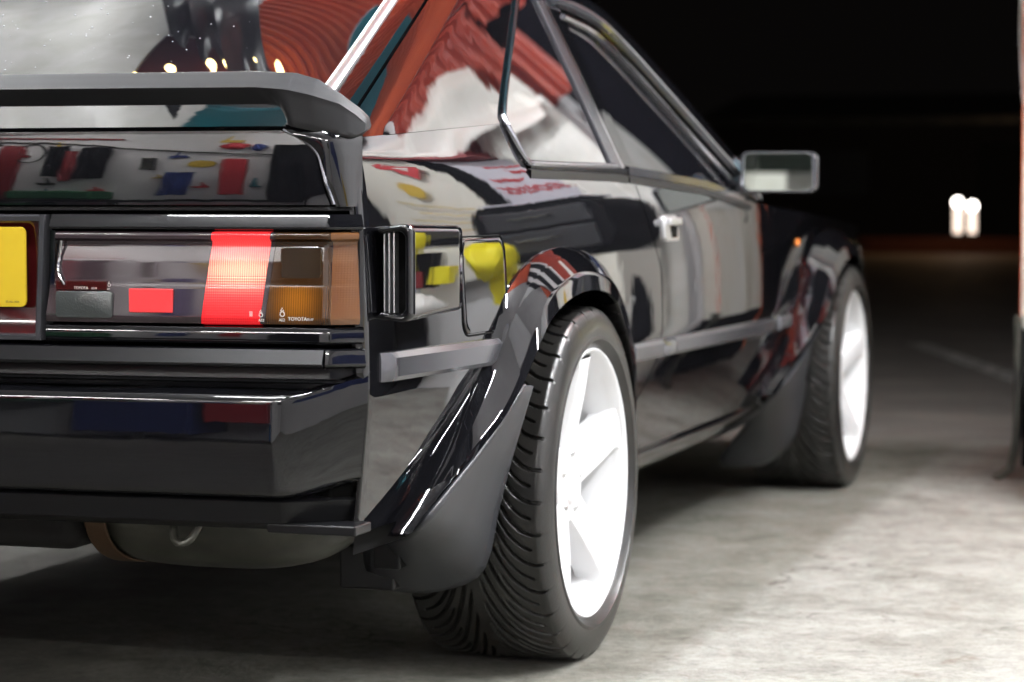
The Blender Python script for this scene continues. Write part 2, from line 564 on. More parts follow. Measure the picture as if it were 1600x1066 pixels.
# grey sign with red writing
e = empty('sign_board', (1.40, 2.80, 1.06), 'pale grey board with red handwriting mirrored in the quarter panel', 'sign')
gb = MB(); gb.box(0, .35, 0, .02, 0, .52)
gb.build('board', M['greyboard'], e, bevel=.003)
rnd = random.Random(5)
for k, (zz, xa, xb) in enumerate(((.42, .02, .22), (.35, .05, .16), (.27, .15, .30), (.19, .08, .33), (.155, .05, .32))):
    gb = MB()
    pts = [(xa + (xb - xa) * t, -.006, zz + .018 * math.sin(38 * t + k) * rnd.uniform(.4, 1) + .01 * math.sin(90 * t)) for t in np.linspace(0, 1, 40)]
    gb.tube(pts, .0055, 5)
    gb.build('handwriting', M['redink'], e)
# black cabinet below it
e = empty('tool_chest', (1.30, 2.3, 0), 'black tool chest with rounded top mirrored in the quarter panel', 'tool chest')
gb = MB()
gb.prism([(x, 0, z) for x, z in rrect(0, .50, .74, 1.06, .11)] if 'rrect' in globals() else [(0, 0, .8), (.62, 0, .8), (.62, 0, 1.08), (.54, 0, 1.12), (.06, 0, 1.12), (0, 0, 1.06)], (0, .5, 0))
gb.build('chest', M['black'], e, bevel=.01)
gb = MB(); gb.box(.02, .48, .02, .48, 0.0, .735)
gb.build('chest_base', M['cream'], e)
for k in range(2):
    gb = MB(); gb.box(.05, .45, -.012, .004, .775 + .125 * k, .885 + .125 * k)
    dr = gb.build('drawer', M['tarp'], e, bevel=.006)
    gb = MB(); gb.tube([(.16, -.014, .84 + .125 * k), (.17, -.03, .84 + .125 * k), (.33, -.03, .84 + .125 * k), (.34, -.014, .84 + .125 * k)], .005, 6)
    gb.build('handle', M['iron'], dr)
gb = MB(); gb.box(.06, .44, .05, .40, 1.062, 1.075); gb.build('tray', M['greyboard'], e, bevel=.003)
# banner with badges
e = empty('race_banner', (1.86, 2.80, .70), 'cream banner with red diamond and ochre badge mirrored by the tail', 'banner')
c_ = cloth('banner_cloth', (.0, 0, 0), (.42, 0, 0), (.0, 0, .92), (0, -1, 0), .012, 5, M['cream'], fold=1.)
c_.parent = e
gb = MB(); gb.prism([(.04, -.03, .68), (.13, -.03, .72), (.22, -.03, .63), (.12, -.03, .58)], (0, .006, 0)); gb.build('badge', M['redink'], e)
gb = MB(); gb.prism([(.10, -.034, .66), (.13, -.034, .68), (.16, -.034, .645), (.13, -.034, .625)], (0, .003, 0)); gb.build('badge_centre', M['white'], e)
gb = MB(); gb.lathe([(0, -.03), (.045, -.03), (.045, -.024), (0, -.024)], (.20, 0, .49), 20, 'y'); gb.build('badge', M['gold'], e)
for k in range(5):
    gb = MB(); gb.tube([(.05 + .33 * q, -.022, .84 - .05 * k + .012 * math.sin(40 * q + k)) for q in np.linspace(0, .4 + .12 * (k % 3), 16)], .004, 5)
    gb.build('printed_line', M['iron'], e)
for k in range(4):
    gb = MB(); gb.tube([(.06 + .25 * q, -.022, .40 - .045 * k) for q in np.linspace(0, 1 - .2 * (k % 2), 12)], .003, 5)
    gb.build('printed_line', M['gold'], e)
tag(cloth('black_curtain', (1.73, 2.86, .8), (.16, 0, 0), (0, 0, .80), (0, -1, 0), .008, 6, M['black'], fold=.8), 'narrow black curtain between the red-lettered board and the cream banner', 'curtain')
gb = MB(); gb.box(2.30, 3.4, 2.5, 2.86, 0.0, 1.62)
tag(gb.build('locker', M['black'], bevel=.01), 'tall black locker mirrored as a dark wedge beside the tail', 'locker')
# low heap on the floor by the wall: yellow sack, blue crate, white bags
def sack(name, c, r, m, lab, cat, seed=0, group=None):
    rnd = np.random.RandomState(seed)
    ph = rnd.rand(8) * 6.28
    rows = []
    for i in range(17):
        th = math.pi * i / 16
        row = []
        for k in range(28):
            a = 2 * math.pi * k / 28
            q = 1 + .10 * math.sin(3 * a + ph[0] + 2 * th) + .06 * math.sin(7 * a + ph[1]) * math.sin(th) + .05 * math.sin(5 * th + ph[2] + a)
            row.append((c[0] + r[0] * q * math.sin(th) * math.cos(a), c[1] + r[1] * q * math.sin(th) * math.sin(a), max(c[2] - r[2] * .97, c[2] + r[2] * q * math.cos(th))))
        rows.append(row)
    gb = MB(); gb.grid(rows, closed=True)
    return tag(gb.build(name, m, angle=180), lab, cat, group)
sack('yellow_sack', (1.69, 2.05, .765), (.11, .11, .08), M['yel'], 'yellow sack mirrored beside the filler flap', 'sack', 1)
sack('white_sack', (1.62, 2.06, .39), (.10, .10, .085), M['white'], 'knotted white sack mirrored in the side of the tail vent', 'sack', 2)
smallbox('pale_stand', 1.52, 1.80, 2.0, 2.28, 0, .30, M['wall'], 'pale low stand under the white sack, mirrored in the vent side', 'stand')
smallbox('blue_can', 1.625, 1.70, 2.12, 2.2, .47, .575, M['blue'], 'small blue can stacked under the yellow can, mirrored in the vent side', 'can')
smallbox('yellow_can', 1.625, 1.72, 2.10, 2.2, .58, .735, M['yel'], 'yellow can on the blue can, mirrored in the vent side', 'can')
smallbox('black_case', 1.575, 1.62, 2.12, 2.24, .50, .70, M['black'], 'black case beside the yellow can mirrored in the vent side', 'case')
smallbox('maroon_case', 1.595, 1.635, 2.10, 2.115, .50, .60, M['maroon'], 'maroon packet in front of the black case, mirrored in the vent side', 'packet')
smallbox('yellow_sponge', 1.525, 1.575, 2.10, 2.2, .52, .62, M['yel'], 'yellow sponge right of the black case, mirrored in the vent side', 'sponge')
sack('black_bag', (1.36, 2.45, .36), (.09, .10, .27), M['black'], 'black bag mirrored low in the door by the wheel', 'bag', 3)
gb = MB(); gb.tube([(1.30, 2.345, .56), (1.36, 2.335, .34), (1.42, 2.345, .56)], .007, 6)
tag(gb.build('white_strap', M['white']), 'white V-shaped strap on the black bag low in the door', 'strap')
sack('yellow_rag', (1.46, 2.55, .42), (.05, .05, .10), M['yel'], 'yellow rag on the floor mirrored low in the door', 'rag', 4)

# things along the back wall, mirrored in the tail
YB = -7.4
def bw(name, x0, x1, z0, z1, m, lab, cat, t=.06, bev=.01):
    gb = MB(); gb.box(x0, x1, YB + .004, YB + t, z0, z1)
    return tag(gb.build(name, m, bevel=bev), lab, cat)
tag(cloth('hanging_jacket', (-2.60, YB + .12, 1.52), (.20, 0, 0), (-.01, 0, .90), (0, 1, 0), .03, 31, M['black'], fold=1.), 'left black jacket hanging in the boot lid reflection', 'jacket', 'jackets hung on the back wall')
tag(cloth('hanging_jacket', (-2.33, YB + .12, 1.46), (.22, 0, 0), (.01, 0, .90), (0, 1, 0), .03, 32, M['black'], fold=1.), 'right black jacket hanging in the boot lid reflection', 'jacket', 'jackets hung on the back wall')
tag(cloth('maroon_cloth', (-2.43, YB + .16, 1.40), (.12, 0, 0), (.0, 0, .85), (0, 1, 0), .02, 33, M['maroon'], fold=1.), 'dark maroon cloth between the two black jackets in the boot lid', 'cloth')
bw('red_door_panel', -3.02, -2.86, .85, 2.45, M['maroon'], 'tall maroon panel mirrored at left of the boot lid', 'panel')
gb = MB(); gb.tube([(-2.79 + .13 * math.cos(a), YB + .05, 2.22 + .26 * math.sin(a)) for a in np.linspace(-2.4, 2.6, 40)], .012, 8)
tag(gb.build('hose_loop', M['black']), 'thin black hose loop hung beside the maroon panel', 'hose')
gb = MB(); gb.tube([(-3.3, YB + .06, 2.58), (-2.5, YB + .06, 2.50), (-1.9, YB + .06, 2.31), (-1.2, YB + .06, 2.16), (-.7, YB + .06, 2.12), (-.2, YB + .06, 2.2)], .018, 8)
tag(gb.build('wall_pipe', M['iron']), 'grey pipe crossing the wall mirrored near the top of the boot lid', 'pipe')
gb = MB(); gb.tube([(-3.3, YB + .06, 2.70), (-2.05, YB + .06, 2.60)], .022, 8)
tag(gb.build('red_pipe', M['maroon']), 'dark red pipe above the grey pipe in the boot lid', 'pipe')
bw('red_board', -1.28, -1.12, 1.0, 2.02, M['redink'], 'upright red board mirrored in the boot lid', 'board')
tag(cloth('navy_blanket', (-1.72, YB + .10, .98), (.24, 0, 0), (.05, 0, .66), (0, 1, 0), .02, 35, M['navy'], fold=1.), 'navy blanket hung left of the red board, mirrored in the boot lid', 'blanket')
gb = MB(); gb.lathe([(0, YB + .03), (.10, YB + .03), (.10, YB + .01)], (-1.43, 0, 1.88), 24, 'y')
tag(gb.build('wall_clock', M['gold']), 'faded ochre clock mirrored left of the red board', 'clock')
sack('red_cushion', (-1.22, YB + .08, 2.38), (.09, .06, .09), M['redink'], 'red cushion on a hook above the red board', 'cushion', 11)
sack('dark_cushion', (-1.05, YB + .08, 2.34), (.06, .06, .10), M['navy'], 'dark cushion on a hook right of the red cushion', 'cushion', 12)
bw('grey_tool', -1.87, -1.78, 1.72, 2.06, M['iron'], 'small grey tool hung on the wall, mirrored in the boot lid', 'tool')
tag(cloth('dark_coat', (-.90, YB + .14, .85), (.48, 0, 0), (.0, 0, 1.55), (0, 1, 0), .05, 41, M['black'], fold=1.3), 'long black coat mirrored at the right end of boot lid', 'coat')
smallbox('white_carton', 3.02, 3.22, YB + .004, YB + .5, .80, .925, M['white'], 'white carton under the cupboard, bright at the foot of the door mirror', 'carton')
gb = MB(); gb.box(3.05, 3.95, YB + .004, YB + .5, .93, 1.9)
tag(gb.build('wall_cupboard', M['greendark'], bevel=.006), 'dark green cupboard mirrored in the door mirror', 'cupboard')
bw('green_sack_row', -2.75, -2.05, .86, 1.10, M['green'], 'green sack on the bench mirrored in boot lid and bumper', 'sack', .4, .04)
e = empty('work_bench', (-2.0, YB + .3, 0), 'long dark work bench mirrored across the bumper', 'bench')
gb = MB(); gb.box(-1.3, 1.6, -.25, .3, .80, .85); gb.build('bench_top', M['black'], e, bevel=.004)
for x in (-1.2, .1, 1.5):
    gb = MB(); gb.box(x, x + .06, .2, .26, 0, .80); gb.build('leg', M['iron'], e)
bw('navy_crate', -2.2, -1.5, .10, .55, M['navy'], 'navy crate under the bench mirrored low in the bumper', 'crate', .7)
bw('orange_lid', -2.15, -1.6, .56, .62, M['redink'], 'red lid resting on the navy crate', 'lid', .7)
bw('red_box', -1.45, -1.05, .25, .75, M['redink'], 'red box under the bench mirrored in the bumper', 'box', .6)
bw('blue_tub', -1.0, -.78, .04, .22, M['blue'], 'blue tub on the floor by the red box', 'tub', .6)
bw('green_crate', -3.0, -2.5, .45, .78, M['green'], 'green crate mirrored at left of the bumper', 'crate', .6)
seen_ = set()
def pl_name(x):
    for lim, nm in ((-2.75, 'by the tall maroon panel'), (-2.0, 'by the black jackets'), (-1.6, 'by the navy blanket'), (-1.0, 'by the upright red board'), (-.35, 'by the long black coat')):
        if x < lim: return nm
    return 'right of the long black coat'
rnd = random.Random(21)
tm = [M['iron'], M['maroon'], M['navy'], M['black'], M['greendark'], M['gold'], M['redink'], M['teal']]
for k in range(22):
    x, z = rnd.uniform(-3.2, .4), rnd.choice((rnd.uniform(1.0, 1.5), rnd.uniform(2.0, 2.6), rnd.uniform(1.5, 2.4)))
    w_, h_ = rnd.uniform(.02, .07), rnd.uniform(.05, .24)
    gb = MB()
    gb.tube([(x, YB + .04, z + h_), (x + rnd.uniform(-.03, .03), YB + .04, z)], [rnd.uniform(.006, .014), rnd.uniform(.010, .022)], 7)
    gb.box(x - w_, x + w_, YB + .01, YB + .05, z - rnd.uniform(.02, .07), z)
    near = pl_name(x)
    hgt_ = 'high' if z > 2.0 else ('low' if z < 1.45 else 'at mid height')
    lab = 'small %s hand tool hung %s %s' % (['grey', 'maroon', 'navy', 'black', 'dark green', 'ochre', 'red', 'teal'][k % 8], hgt_, near)
    if lab in seen_: continue
    seen_.add(lab)
    tag(gb.build('hand_tool', tm[k % 8], bevel=.004), lab, 'tool', 'hand tools on the back wall')
# right-hand wall: navy poster, ochre board
gb = MB(); gb.box(4.36, 4.397, -5.3, -3.1, .85, 2.0)
tag(gb.build('navy_poster', M['navy']), 'navy poster mirrored in the rear corner above the lamp', 'poster')
gb = MB(); gb.box(4.30, 4.397, -2.8, -2.2, .4, .95)
tag(gb.build('ochre_board', M['gold']), 'ochre board mirrored in the rear corner', 'board')
# garage lamps: fluorescent tubes on battens, some added to brighten single parts
def batten(x, y, z, L, rz, lab, tm='tube'):
    e = empty('tube_lamp', (x, y, z), lab, 'lamp', 'garage tube lamps', rz)
    gb = MB(); gb.box(-.035, .035, -L / 2, L / 2, .03, .075); gb.build('batten', M['wall'], e, bevel=.004)
    gb = MB(); gb.tube([(0, -L / 2 + .02, 0), (0, L / 2 - .02, 0)], .016, 10); gb.build('tube', M[tm], e)
    for s_ in (-1, 1):
        gb = MB(); gb.box(-.02, .02, s_ * (L / 2 - .01) - .012, s_ * (L / 2 - .01) + .012, -.018, .032); gb.build('holder', M['wall'], e)
    return e
batten(2.15, 1.00, 2.42, 1.5, R(90), 'tube lamp over the right front wheel lighting the white rim', 'tube_bright')
batten(2.55, -.55, 2.50, 1.5, 0, 'tube lamp over the concrete right of the car', 'tube_bright')
batten(-2.5, -6.7, 2.68, 1.5, R(90), 'tube lamp at the back left of the garage', 'tube_old')  # extra tube added to lift the back wall mirrored in the lid
tag(cloth('jamb_sheet', (1.20, 2.93, .9), (0, .62, 0), (0, 0, .72), (-1, 0, 0), .012, 8, M['white'], fold=1.1, top=.05), 'white sheet over the door leaf, mirrored low in the quarter window', 'sheet')
batten(-.6, -6.7, 2.68, 1.5, R(90), 'tube lamp near the back wall behind the car', 'tube_old')
batten(2.4, -5.6, 2.6, 1.5, R(90), 'tube lamp at the back right of the garage', 'tube_old')
batten(-1.6, .8, 2.42, 1.3, 0, 'tube lamp under the white dust sheet left of the car')  # extra unseen tube added to whiten the dust sheet
batten(-.95, 2.35, 2.25, .9, 0, 'short tube lamp by the left of the door opening', 'tube_bright')  # extra unseen tube added to light the leaf mirrored in the door
batten(.5, -1.75, 2.50, 1.5, R(90), 'tube lamp over the tail of the car')  # extra unseen tube added so light reaches out over the yard
gb = MB()
for k in range(9): gb.box(1.02 + k * .27, 1.27 + k * .27, -2.3, .92, CEIL - .05, CEIL - .012)  # unseen dark boards added so the flare mirrors black overhead
tag(gb.build('loft_boards', M['black'], bevel=.004), 'dark loft boards overhead mirrored in the arch flare', 'boards')
# warm bulbs on a wire
e = empty('festoon', (-.27, .79, CEIL - .13), 'string of warm bulbs mirrored along the bottom of the rear window', 'string lights', None, .62)
gb = MB(); gb.tube([(-.7 + 1.3 * t, 0, .03 - .02 * math.sin(9 * t)) for t in np.linspace(0, 1, 40)], .004, 6)
gb.build('wire', M['white'], e)
for k, x in enumerate((-.40, -.26, -.10, -.03, .09, .20, .33)):
    gb = MB(); gb.lathe([(0, -.036), (.012, -.032), (.019, -.018), (.015, 0), (.008, .010), (.008, .03), (0, .03)], (x, 0, 0), 14)
    gb.build('bulb', M['bulb'], e)
# far side of the yard
M['glow'] = mat('lit_globe', (1, 1, 1), .3, emit=(1., .93, .85), es=14)
M['glowpost'] = mat('lit_post', (1, 1, 1), .3, emit=(1., .80, .66), es=2.2)
M['brick'] = mat('dull_brick', (.16, .05, .03), .8)
for (x, zt, lab) in ((-2.57, .70, 'left one of two glowing white post lamps across the dark yard'), (-2.37, .65, 'right one of two glowing white post lamps across the dark yard')):
    e = empty('post_lamp', (x, 30, 0), lab, 'lamp', 'post lamps across the yard')
    gb = MB(); gb.lathe([(0, zt + .06), (.045, zt + .04), (.06, zt), (.045, zt - .04), (0, zt - .06)], (0, 0, 0), 16); gb.build('globe', M['glow'], e)
    gb = MB(); gb.lathe([(.05, .28), (.05, zt - .05)], (0, 0, 0), 16); gb.build('lit_shaft', M['glowpost'], e)
    gb = MB(); gb.lathe([(.04, 0), (.04, .28)], (0, 0, 0), 12); gb.build('base', M['iron'], e)
e = empty('brick_kerb_wall', (-2.9, 29.2, 0), 'low dull red brick wall in front of the post lamps', 'wall')
for r_ in range(3):
    for k in range(12):
        gb = MB(); gb.box(-.9 + k * .23 + (r_ % 2) * .11, -.9 + k * .23 + .215 + (r_ % 2) * .11, 0, .1, .01 + r_ * .075, .075 + r_ * .075)
        gb.build('brick', M['brick'], e)
lamp = bpy.data.lights.new('post_light', 'POINT'); lamp.energy = 15; lamp.color = (1., .55, .22); lamp.shadow_soft_size = .08  # bare warm fill added above the low post lamps to brighten the yard
lo = bpy.data.objects.new('post_light', lamp); COL.objects.link(lo); lo.location = (-2.45, 28.6, 1.5)
e = empty('shed', (-3.0, 34.0, 0), 'dim low shed across the yard behind the glowing post lamps', 'shed')  # low building added so its wall catches a warm glow round the lamps
gb = MB(); gb.box(-4.0, 2.2, 0, 3.0, 0, 1.9); gb.build('wall', M['darkwall'], e)
gb = MB(); gb.prism([(-4.2, -.2, 1.9), (2.4, -.2, 1.9), (2.4, -.2, 2.0), (-4.2, -.2, 2.0)], (0, 3.4, .5)); gb.build('roof', M['iron'], e)
gb = MB(); gb.box(.2, 1.1, -.03, .0, 0, 1.6); gb.build('door', M['greendark'], e)
gb = MB(); gb.box(-2.6, -1.5, -.03, .0, .8, 1.5); gb.build('window', M['tarp'], e)
# litter seen beyond the car, between the wheels
e = empty('drink_can', (-.9, 1.6, 0), 'small white and red can lying on the ground beyond the car', 'can')
gb = MB(); gb.lathe([(0, -.055), (.028, -.053), (.032, -.045), (.032, .0)], (0, 0, .033), 16, 'x'); gb.build('can_end', M['white'], e)
gb = MB(); gb.lathe([(.0322, 0), (.0322, .05), (.026, .058), (0, .058)], (0, 0, .033), 16, 'x'); gb.build('can_body', M['redink'], e)

# ================================================================ THE CAR
AX_F = 2.615
CZ = .303
car = empty('parked_car', (0, 0, 0), 'black glossy hatchback coupe with flared arches and white wheels, tail lamp glowing', 'car')
P = M['paint']
PT = M['paint_tail']

def Wy(y):                      # plan half width of the body side
    w = .768
    if y < -.1: w -= .018 * ((-.1 - y) / .85) ** 2
    if y > 1.3: w -= .055 * ((y - 1.3) / 1.3) ** 1.6
    return w
def xg(z):                      # greenhouse, leaning inwards
    return .735 - .42 * (z - .85) - .05 * max(0, z - .85) ** 2
def zcrease(y): return .878 + .037 * (y + .85) / .65
def zbelt(y): return pl(y, [(-.2, .846), (.35, .843), (1.03, .818), (1.4, .785), (3.4, .70)])
def ztop(y):
    if y < -.213: return zcrease(y)
    return pl(y, [(-.213, zcrease(-.213)), (-.190, .846)]) if y < -.19 else zbelt(y)
def Xs(y, z):
    w = Wy(y)
    if z >= .53:
        e = w - .7345
        a = min(.022, e * .8)
        zz = min(z, .846)
        t = (zz - .53) / .316
        x = w - a * t ** 2 - (e - a) * t ** 6
        if z > .846: x -= .40 * (z - .846)
        return x
    t = (.53 - z) / .25
    k = smooth((y + .35) / .6)
    return w - lerp(.024, .058, k) * t ** lerp(1.08, 1.35, k)

def in_arch(y, z, r=.375):
    return math.hypot(y, z - CZ) < r or math.hypot(y - AX_F, z - CZ) < r

def side_panel(name, ya, yb, zlow, zhi, ny, nz, yshift=None):
    mb = MB()
    vi = {}
    rows = []
    for i in range(ny + 1):
        row = []
        for j in range(nz + 1):
            y = lerp(ya, yb, i / ny)
            z = lerp(zlow(y), zhi(y), j / nz)
            if yshift: y += yshift(z) * 1.0 * (1 - i / ny if yshift.__name__ == 'rear' else i / ny)
            row.append((Xs(y, z), y, z))
        rows.append(row)
    mb.grid(rows)
    mb.f = [f for f in mb.f if not in_arch(sum(mb.v[k][1] for k in f) / 4, sum(mb.v[k][2] for k in f) / 4)]
    return mb.build(name, P, car, mir=True, angle=60)

def seam(z):   # door rear edge
    return pl(z, [(.26, .37), (.36, .43), (.48, .585), (.56, .60), (.66, .60), (.79, .50), (.86, .46)])
# --- quarter panel: side, rolled rear corner, and pillar
mb = MB()
ys = list(np.linspace(-.932, -.22, 40)) + list(np.linspace(-.213, -.19, 4)) + list(np.linspace(-.18, 1, 60))
rows = []
NZ = 56
def zq(y): return .335 if y < -.3 else .30
for i, y in enumerate(ys):
    row = []
    for j in range(NZ + 1):
        u = j / NZ
        z0, z1 = zq(y), ztop(y)
        z = lerp(z0, z1, u)
        yy = y
        if y > -.19:
            k = (y + .18) / 1.18
            z1 = ztop(0.3)
            z = lerp(z0, z1, u)
            yy = -.18 + k * (seam(z) - .004 + .18)
            z = lerp(z0, ztop(yy), u)
        row.append((Xs(yy, z), yy, z))
    rows.append(row)
# rolled rear corner
corner = []
for a in (80, 60, 40, 20):
    ra = R(a)
    row = []
    for j in range(NZ + 1):
        x, y, z = rows[0][j]
        row.append((x - lerp(.003, .013, smooth((z - .50) / .05)) * (1 - math.cos(ra)) - (.004 if a == 80 else 0), y - lerp(.003, .013, smooth((z - .50) / .05)) * math.sin(ra), z))
    corner.append(row)
mb.grid(corner + rows)
mb.f = [f for f in mb.f if not in_arch(sum(mb.v[k][1] for k in f) / 4, sum(mb.v[k][2] for k in f) / 4)]
# pillar
def hatch_z(y): return .898 + .37 * (y + .85)
prow = []
for i in range(33):
    t = i / 32
    row = []
    for j in range(33):
        s = j / 32
        ya = lerp(-.915, .10, t)                     # along the hatch line
        za = .874 + .37 * (ya + .915)
        yb = lerp(-.213, .345, t)                    # along the window edge
        zb = .927 + .575 * (yb + .213)
        if t == 0: zb = zcrease(-.213)
        y = lerp(ya, yb, s)
        z = lerp(za, zb, s)
        if i == 0: z = zcrease(y)
        d = s * (yb - ya)
        x = xg(z) - .024 * max(0, 1 - d / .15) ** 2
        row.append((x, y, z))
    prow.append(row)
mb.grid(prow)
mb.build('quarter_panel', P, car, mir=True, angle=40)

# inner black shell behind every gap
mb = MB()
rows = []
for y in np.linspace(-.90, 3.3, 43):
    rows.append([(Xs(y, z) - .018, y, z) for z in np.linspace(.30, min(ztop(y), .84) - .01, 14)])
mb.grid(rows)
mb.f = [f for f in mb.f if not in_arch(sum(mb.v[k][1] for k in f) / 4, sum(mb.v[k][2] for k in f) / 4, .41)]
mb.build('inner_body', M['gap'], car, mir=True)

# --- door and front wing
def door_grid():
    mb = MB()
    rows = []
    for i in range(61):
        row = []
        for j in range(49):
            u = j / 48
            z = lerp(.30, .843, u)
            ya = seam(z) + .003
            y = lerp(ya, 1.755, i / 60)
            z = lerp(.30, zbelt(y), u)
            row.append((Xs(y, z), y, z))
        rows.append(row)
    mb.grid(rows)
    return mb
door = door_grid().build('door', P, car, mir=True, angle=60)
mb = MB()
rows = []
for y in np.linspace(1.76, 3.35, 81):
    rows.append([(Xs(y, z), y, z) for z in np.linspace(.30, zbelt(y), 45)])
mb.grid(rows)
mb.f = [f for f in mb.f if not in_arch(sum(mb.v[k][1] for k in f) / 4, sum(mb.v[k][2] for k in f) / 4)]
rows = []
for y in np.linspace(1.45, 3.35, 20):
    x1 = Xs(y, zbelt(y))
    rows.append([(x1 * s, y, zbelt(y) + .05 * (1 - s ** 2.5)) for s in np.linspace(1, 0, 16)])
mb.grid(rows)
mb.build('front_wing_and_bonnet', P, car, mir=True, angle=50)
# sill
mb = MB()
rows = []
for y in np.linspace(.30, 2.25, 30):
    x = Xs(y, .30)
    rows.append([(x - .004, y, .297), (x - .002, y, .285), (x - .012, y, .262), (x - .03, y, .243), (x - .15, y, .235)])
mb.grid(rows)
mb.build('sill', P, car, mir=True, angle=50)
# floor pan and bulkheads, keeps the underside dark
mb = MB()
mb.box(-.58, .58, -.35, 3.25, .27, .31)
mb.build('floor_pan', M['under'], car)
for ya in (0, AX_F):
    mb = MB()
    rows = []
    for a in np.linspace(R(2), R(178), 30):
        rows.append([(x, ya + .40 * math.cos(a), CZ + .40 * math.sin(a)) for x in (.50, .60, .70, .745)])
    mb.grid(rows)
    mb.poly([(.50, ya + .40 * math.cos(a), CZ + .40 * math.sin(a)) for a in np.linspace(R(2), R(178), 30)])
    mb.build('wheel_arch_liner', M['gap'], car, mir=True)

# --- greenhouse ----------------------------------------------------
def win_pt(y, z, off=0.): return (xg(z) + off, y, z)
# quarter window
qw = [(-.188, .852), (-.213, .927), (.166, 1.145), (.235, 1.185), (.30, 1.185), (.345, .852)]
def win_grid(quad, off, n=12, yaw=0.):
    """quad: lower rear, upper rear, upper front, lower front (y,z)"""
    rows = []
    for i in range(n + 1):
        u = i / n
        row = []
        for j in range(n + 1):
            v = j / n
            a = np.array(quad[0]) * (1 - v) + np.array(quad[1]) * v
            b = np.array(quad[3]) * (1 - v) + np.array(quad[2]) * v
            p = a * (1 - u) + b * u
            row.append(win_pt(p[0], p[1], off + yaw * (p[0] - .08)))
        rows.append(row)
    return rows
mb = MB()
mb.grid(win_grid([(-.213, .927), (.235, 1.185), (.31, 1.185), (.345, .927)], -.006, 12, .018))
mb.grid(win_grid([(-.188, .852), (-.213, .927), (.345, .927), (.345, .852)], -.006, 12, .018))
qwo = mb.build('quarter_window', M['glass'], car, mir=True)
mb = MB()
path = [win_pt(y, z, .003) for y, z in [(.36, .85), (-.17, .848), (-.19, .853), (-.214, .915), (-.213, .930), (.166, 1.148), (.24, 1.19)]]
mb.tube(spline(path, 60, 2), .0055, 8)
o = mb.build('window_trim', M['darkchrome'], qwo, mir=True)
# B pillar: a bright trim strip, then a gloss black strip
def strip(name, q, m, off, par=car, bev=.002):
    mb = MB()
    rows = win_grid(q, off, 8)
    back = win_grid(q, off - .012, 8)
    mb.grid(rows)
    mb.grid(back, flip=True)
    for e in (0, -1):
        mb.grid([rows[e], back[e]])
        mb.grid([[r[e] for r in rows], [r[e] for r in back]])
    return mb.build(name, m, par, mir=True, bevel=bev)
strip('pillar_trim', [(.338, .846), (.285, 1.19), (.325, 1.19), (.405, .846)], M['moulding'], .004)
strip('pillar_trim', [(.405, .846), (.325, 1.19), (.345, 1.19), (.428, .846)], M['chrome'], .002)
strip('door_pillar', [(.432, .846), (.35, 1.19), (.43, 1.19), (.505, .846)], P, .001)
# door window: glass you can see the black cabin through
mb = MB()
dq = [(.50, .84), (.43, 1.185), (.62, 1.185), (1.37, .80)]
mb.grid(win_grid(dq, -.008, 14))
dw = mb.build('door_window', M['glass'], door, mir=True)
# frame of the door window and A pillar
mb = MB()
fr = [win_pt(y, z, .006) for y, z in [(.40, 1.165), (.60, 1.155), (.74, 1.125), (1.05, .985), (1.40, .825), (1.46, .793)]]
fr = spline(fr, 50, 2)
mb.tube(fr, .011, 10)
mb.build('window_frame', M['moulding'], door, mir=True)
mb = MB()
fi = [win_pt(y, z, .002) for y, z in [(.44, 1.135), (.60, 1.122), (.70, 1.098), (1.00, .958), (1.31, .822)]]
mb.tube(spline(fi, 50, 2), .006, 8)
mb.build('window_seal', M['darkchrome'], door, mir=True)
mb = MB()
rows = []
A = spline([(.30, 1.20), (.62, 1.185), (.80, 1.165), (1.20, .985), (1.56, .815)], 50)
for y, z in A:
    rows.append([win_pt(y - .03, z - .03, .002), win_pt(y, z, .008), (xg(z) - .012, y + .015, z + .014), (xg(z) - .05, y + .04, z + .03)])
mb.grid(rows)
mb.build('windscreen_pillar', P, car, mir=True, angle=50)
# roof and windscreen
mb = MB()
rows = []
for y, z in [(-.05, 1.215), (.1, 1.26), (.3, 1.285), (.55, 1.285), (.72, 1.25), (.80, 1.21)]:
    zs = 1.19
    rows.append([(xg(zs) * s, y, lerp(zs, z, 1 - s ** 3)) for s in np.linspace(1, 0, 14)])
mb.grid(rows)
mb.build('roof', P, car, mir=True, angle=60)
mb = MB()
rows = []
for y, z in [(.80, 1.215), (1.2, 1.03), (1.6, .83)]:
    rows.append([((xg(z) - .03) * s, y + .10 * (1 - s * s), z + .0) for s in np.linspace(1, 0, 10)])
mb.grid(rows)
mb.build('windscreen', M['glass'], car, mir=True)
# belt moulding under the side windows: bright lip over a black rubber
def belt_strip(z0, z1, out, ya, yb, m, name, par=car):
    mb = MB()
    rows = []
    for y in np.linspace(ya, yb, 40):
        zb = zbelt(y)
        x = Xs(y, zb)
        rows.append([(x - .01, y, zb + z0), (x + out, y, zb + z0 + .001), (x + out, y, zb + z1 - .002), (x + out - .006, y, zb + z1), (x - .016, y, zb + z1 + .002)])
    mb.grid(rows)
    return mb.build(name, m, par, mir=True, angle=25)
belt_strip(-.006, .007, .006, -.17, .43, M['darkchrome'], 'belt_trim')
belt_strip(-.022, -.006, .008, -.175, .43, M['rubber'], 'belt_rubber')
belt_strip(-.006, .012, .006, .44, 1.45, M['moulding'], 'belt_trim', door)
belt_strip(-.020, -.006, .008, .44, 1.45, M['rubber'], 'belt_rubber', door)

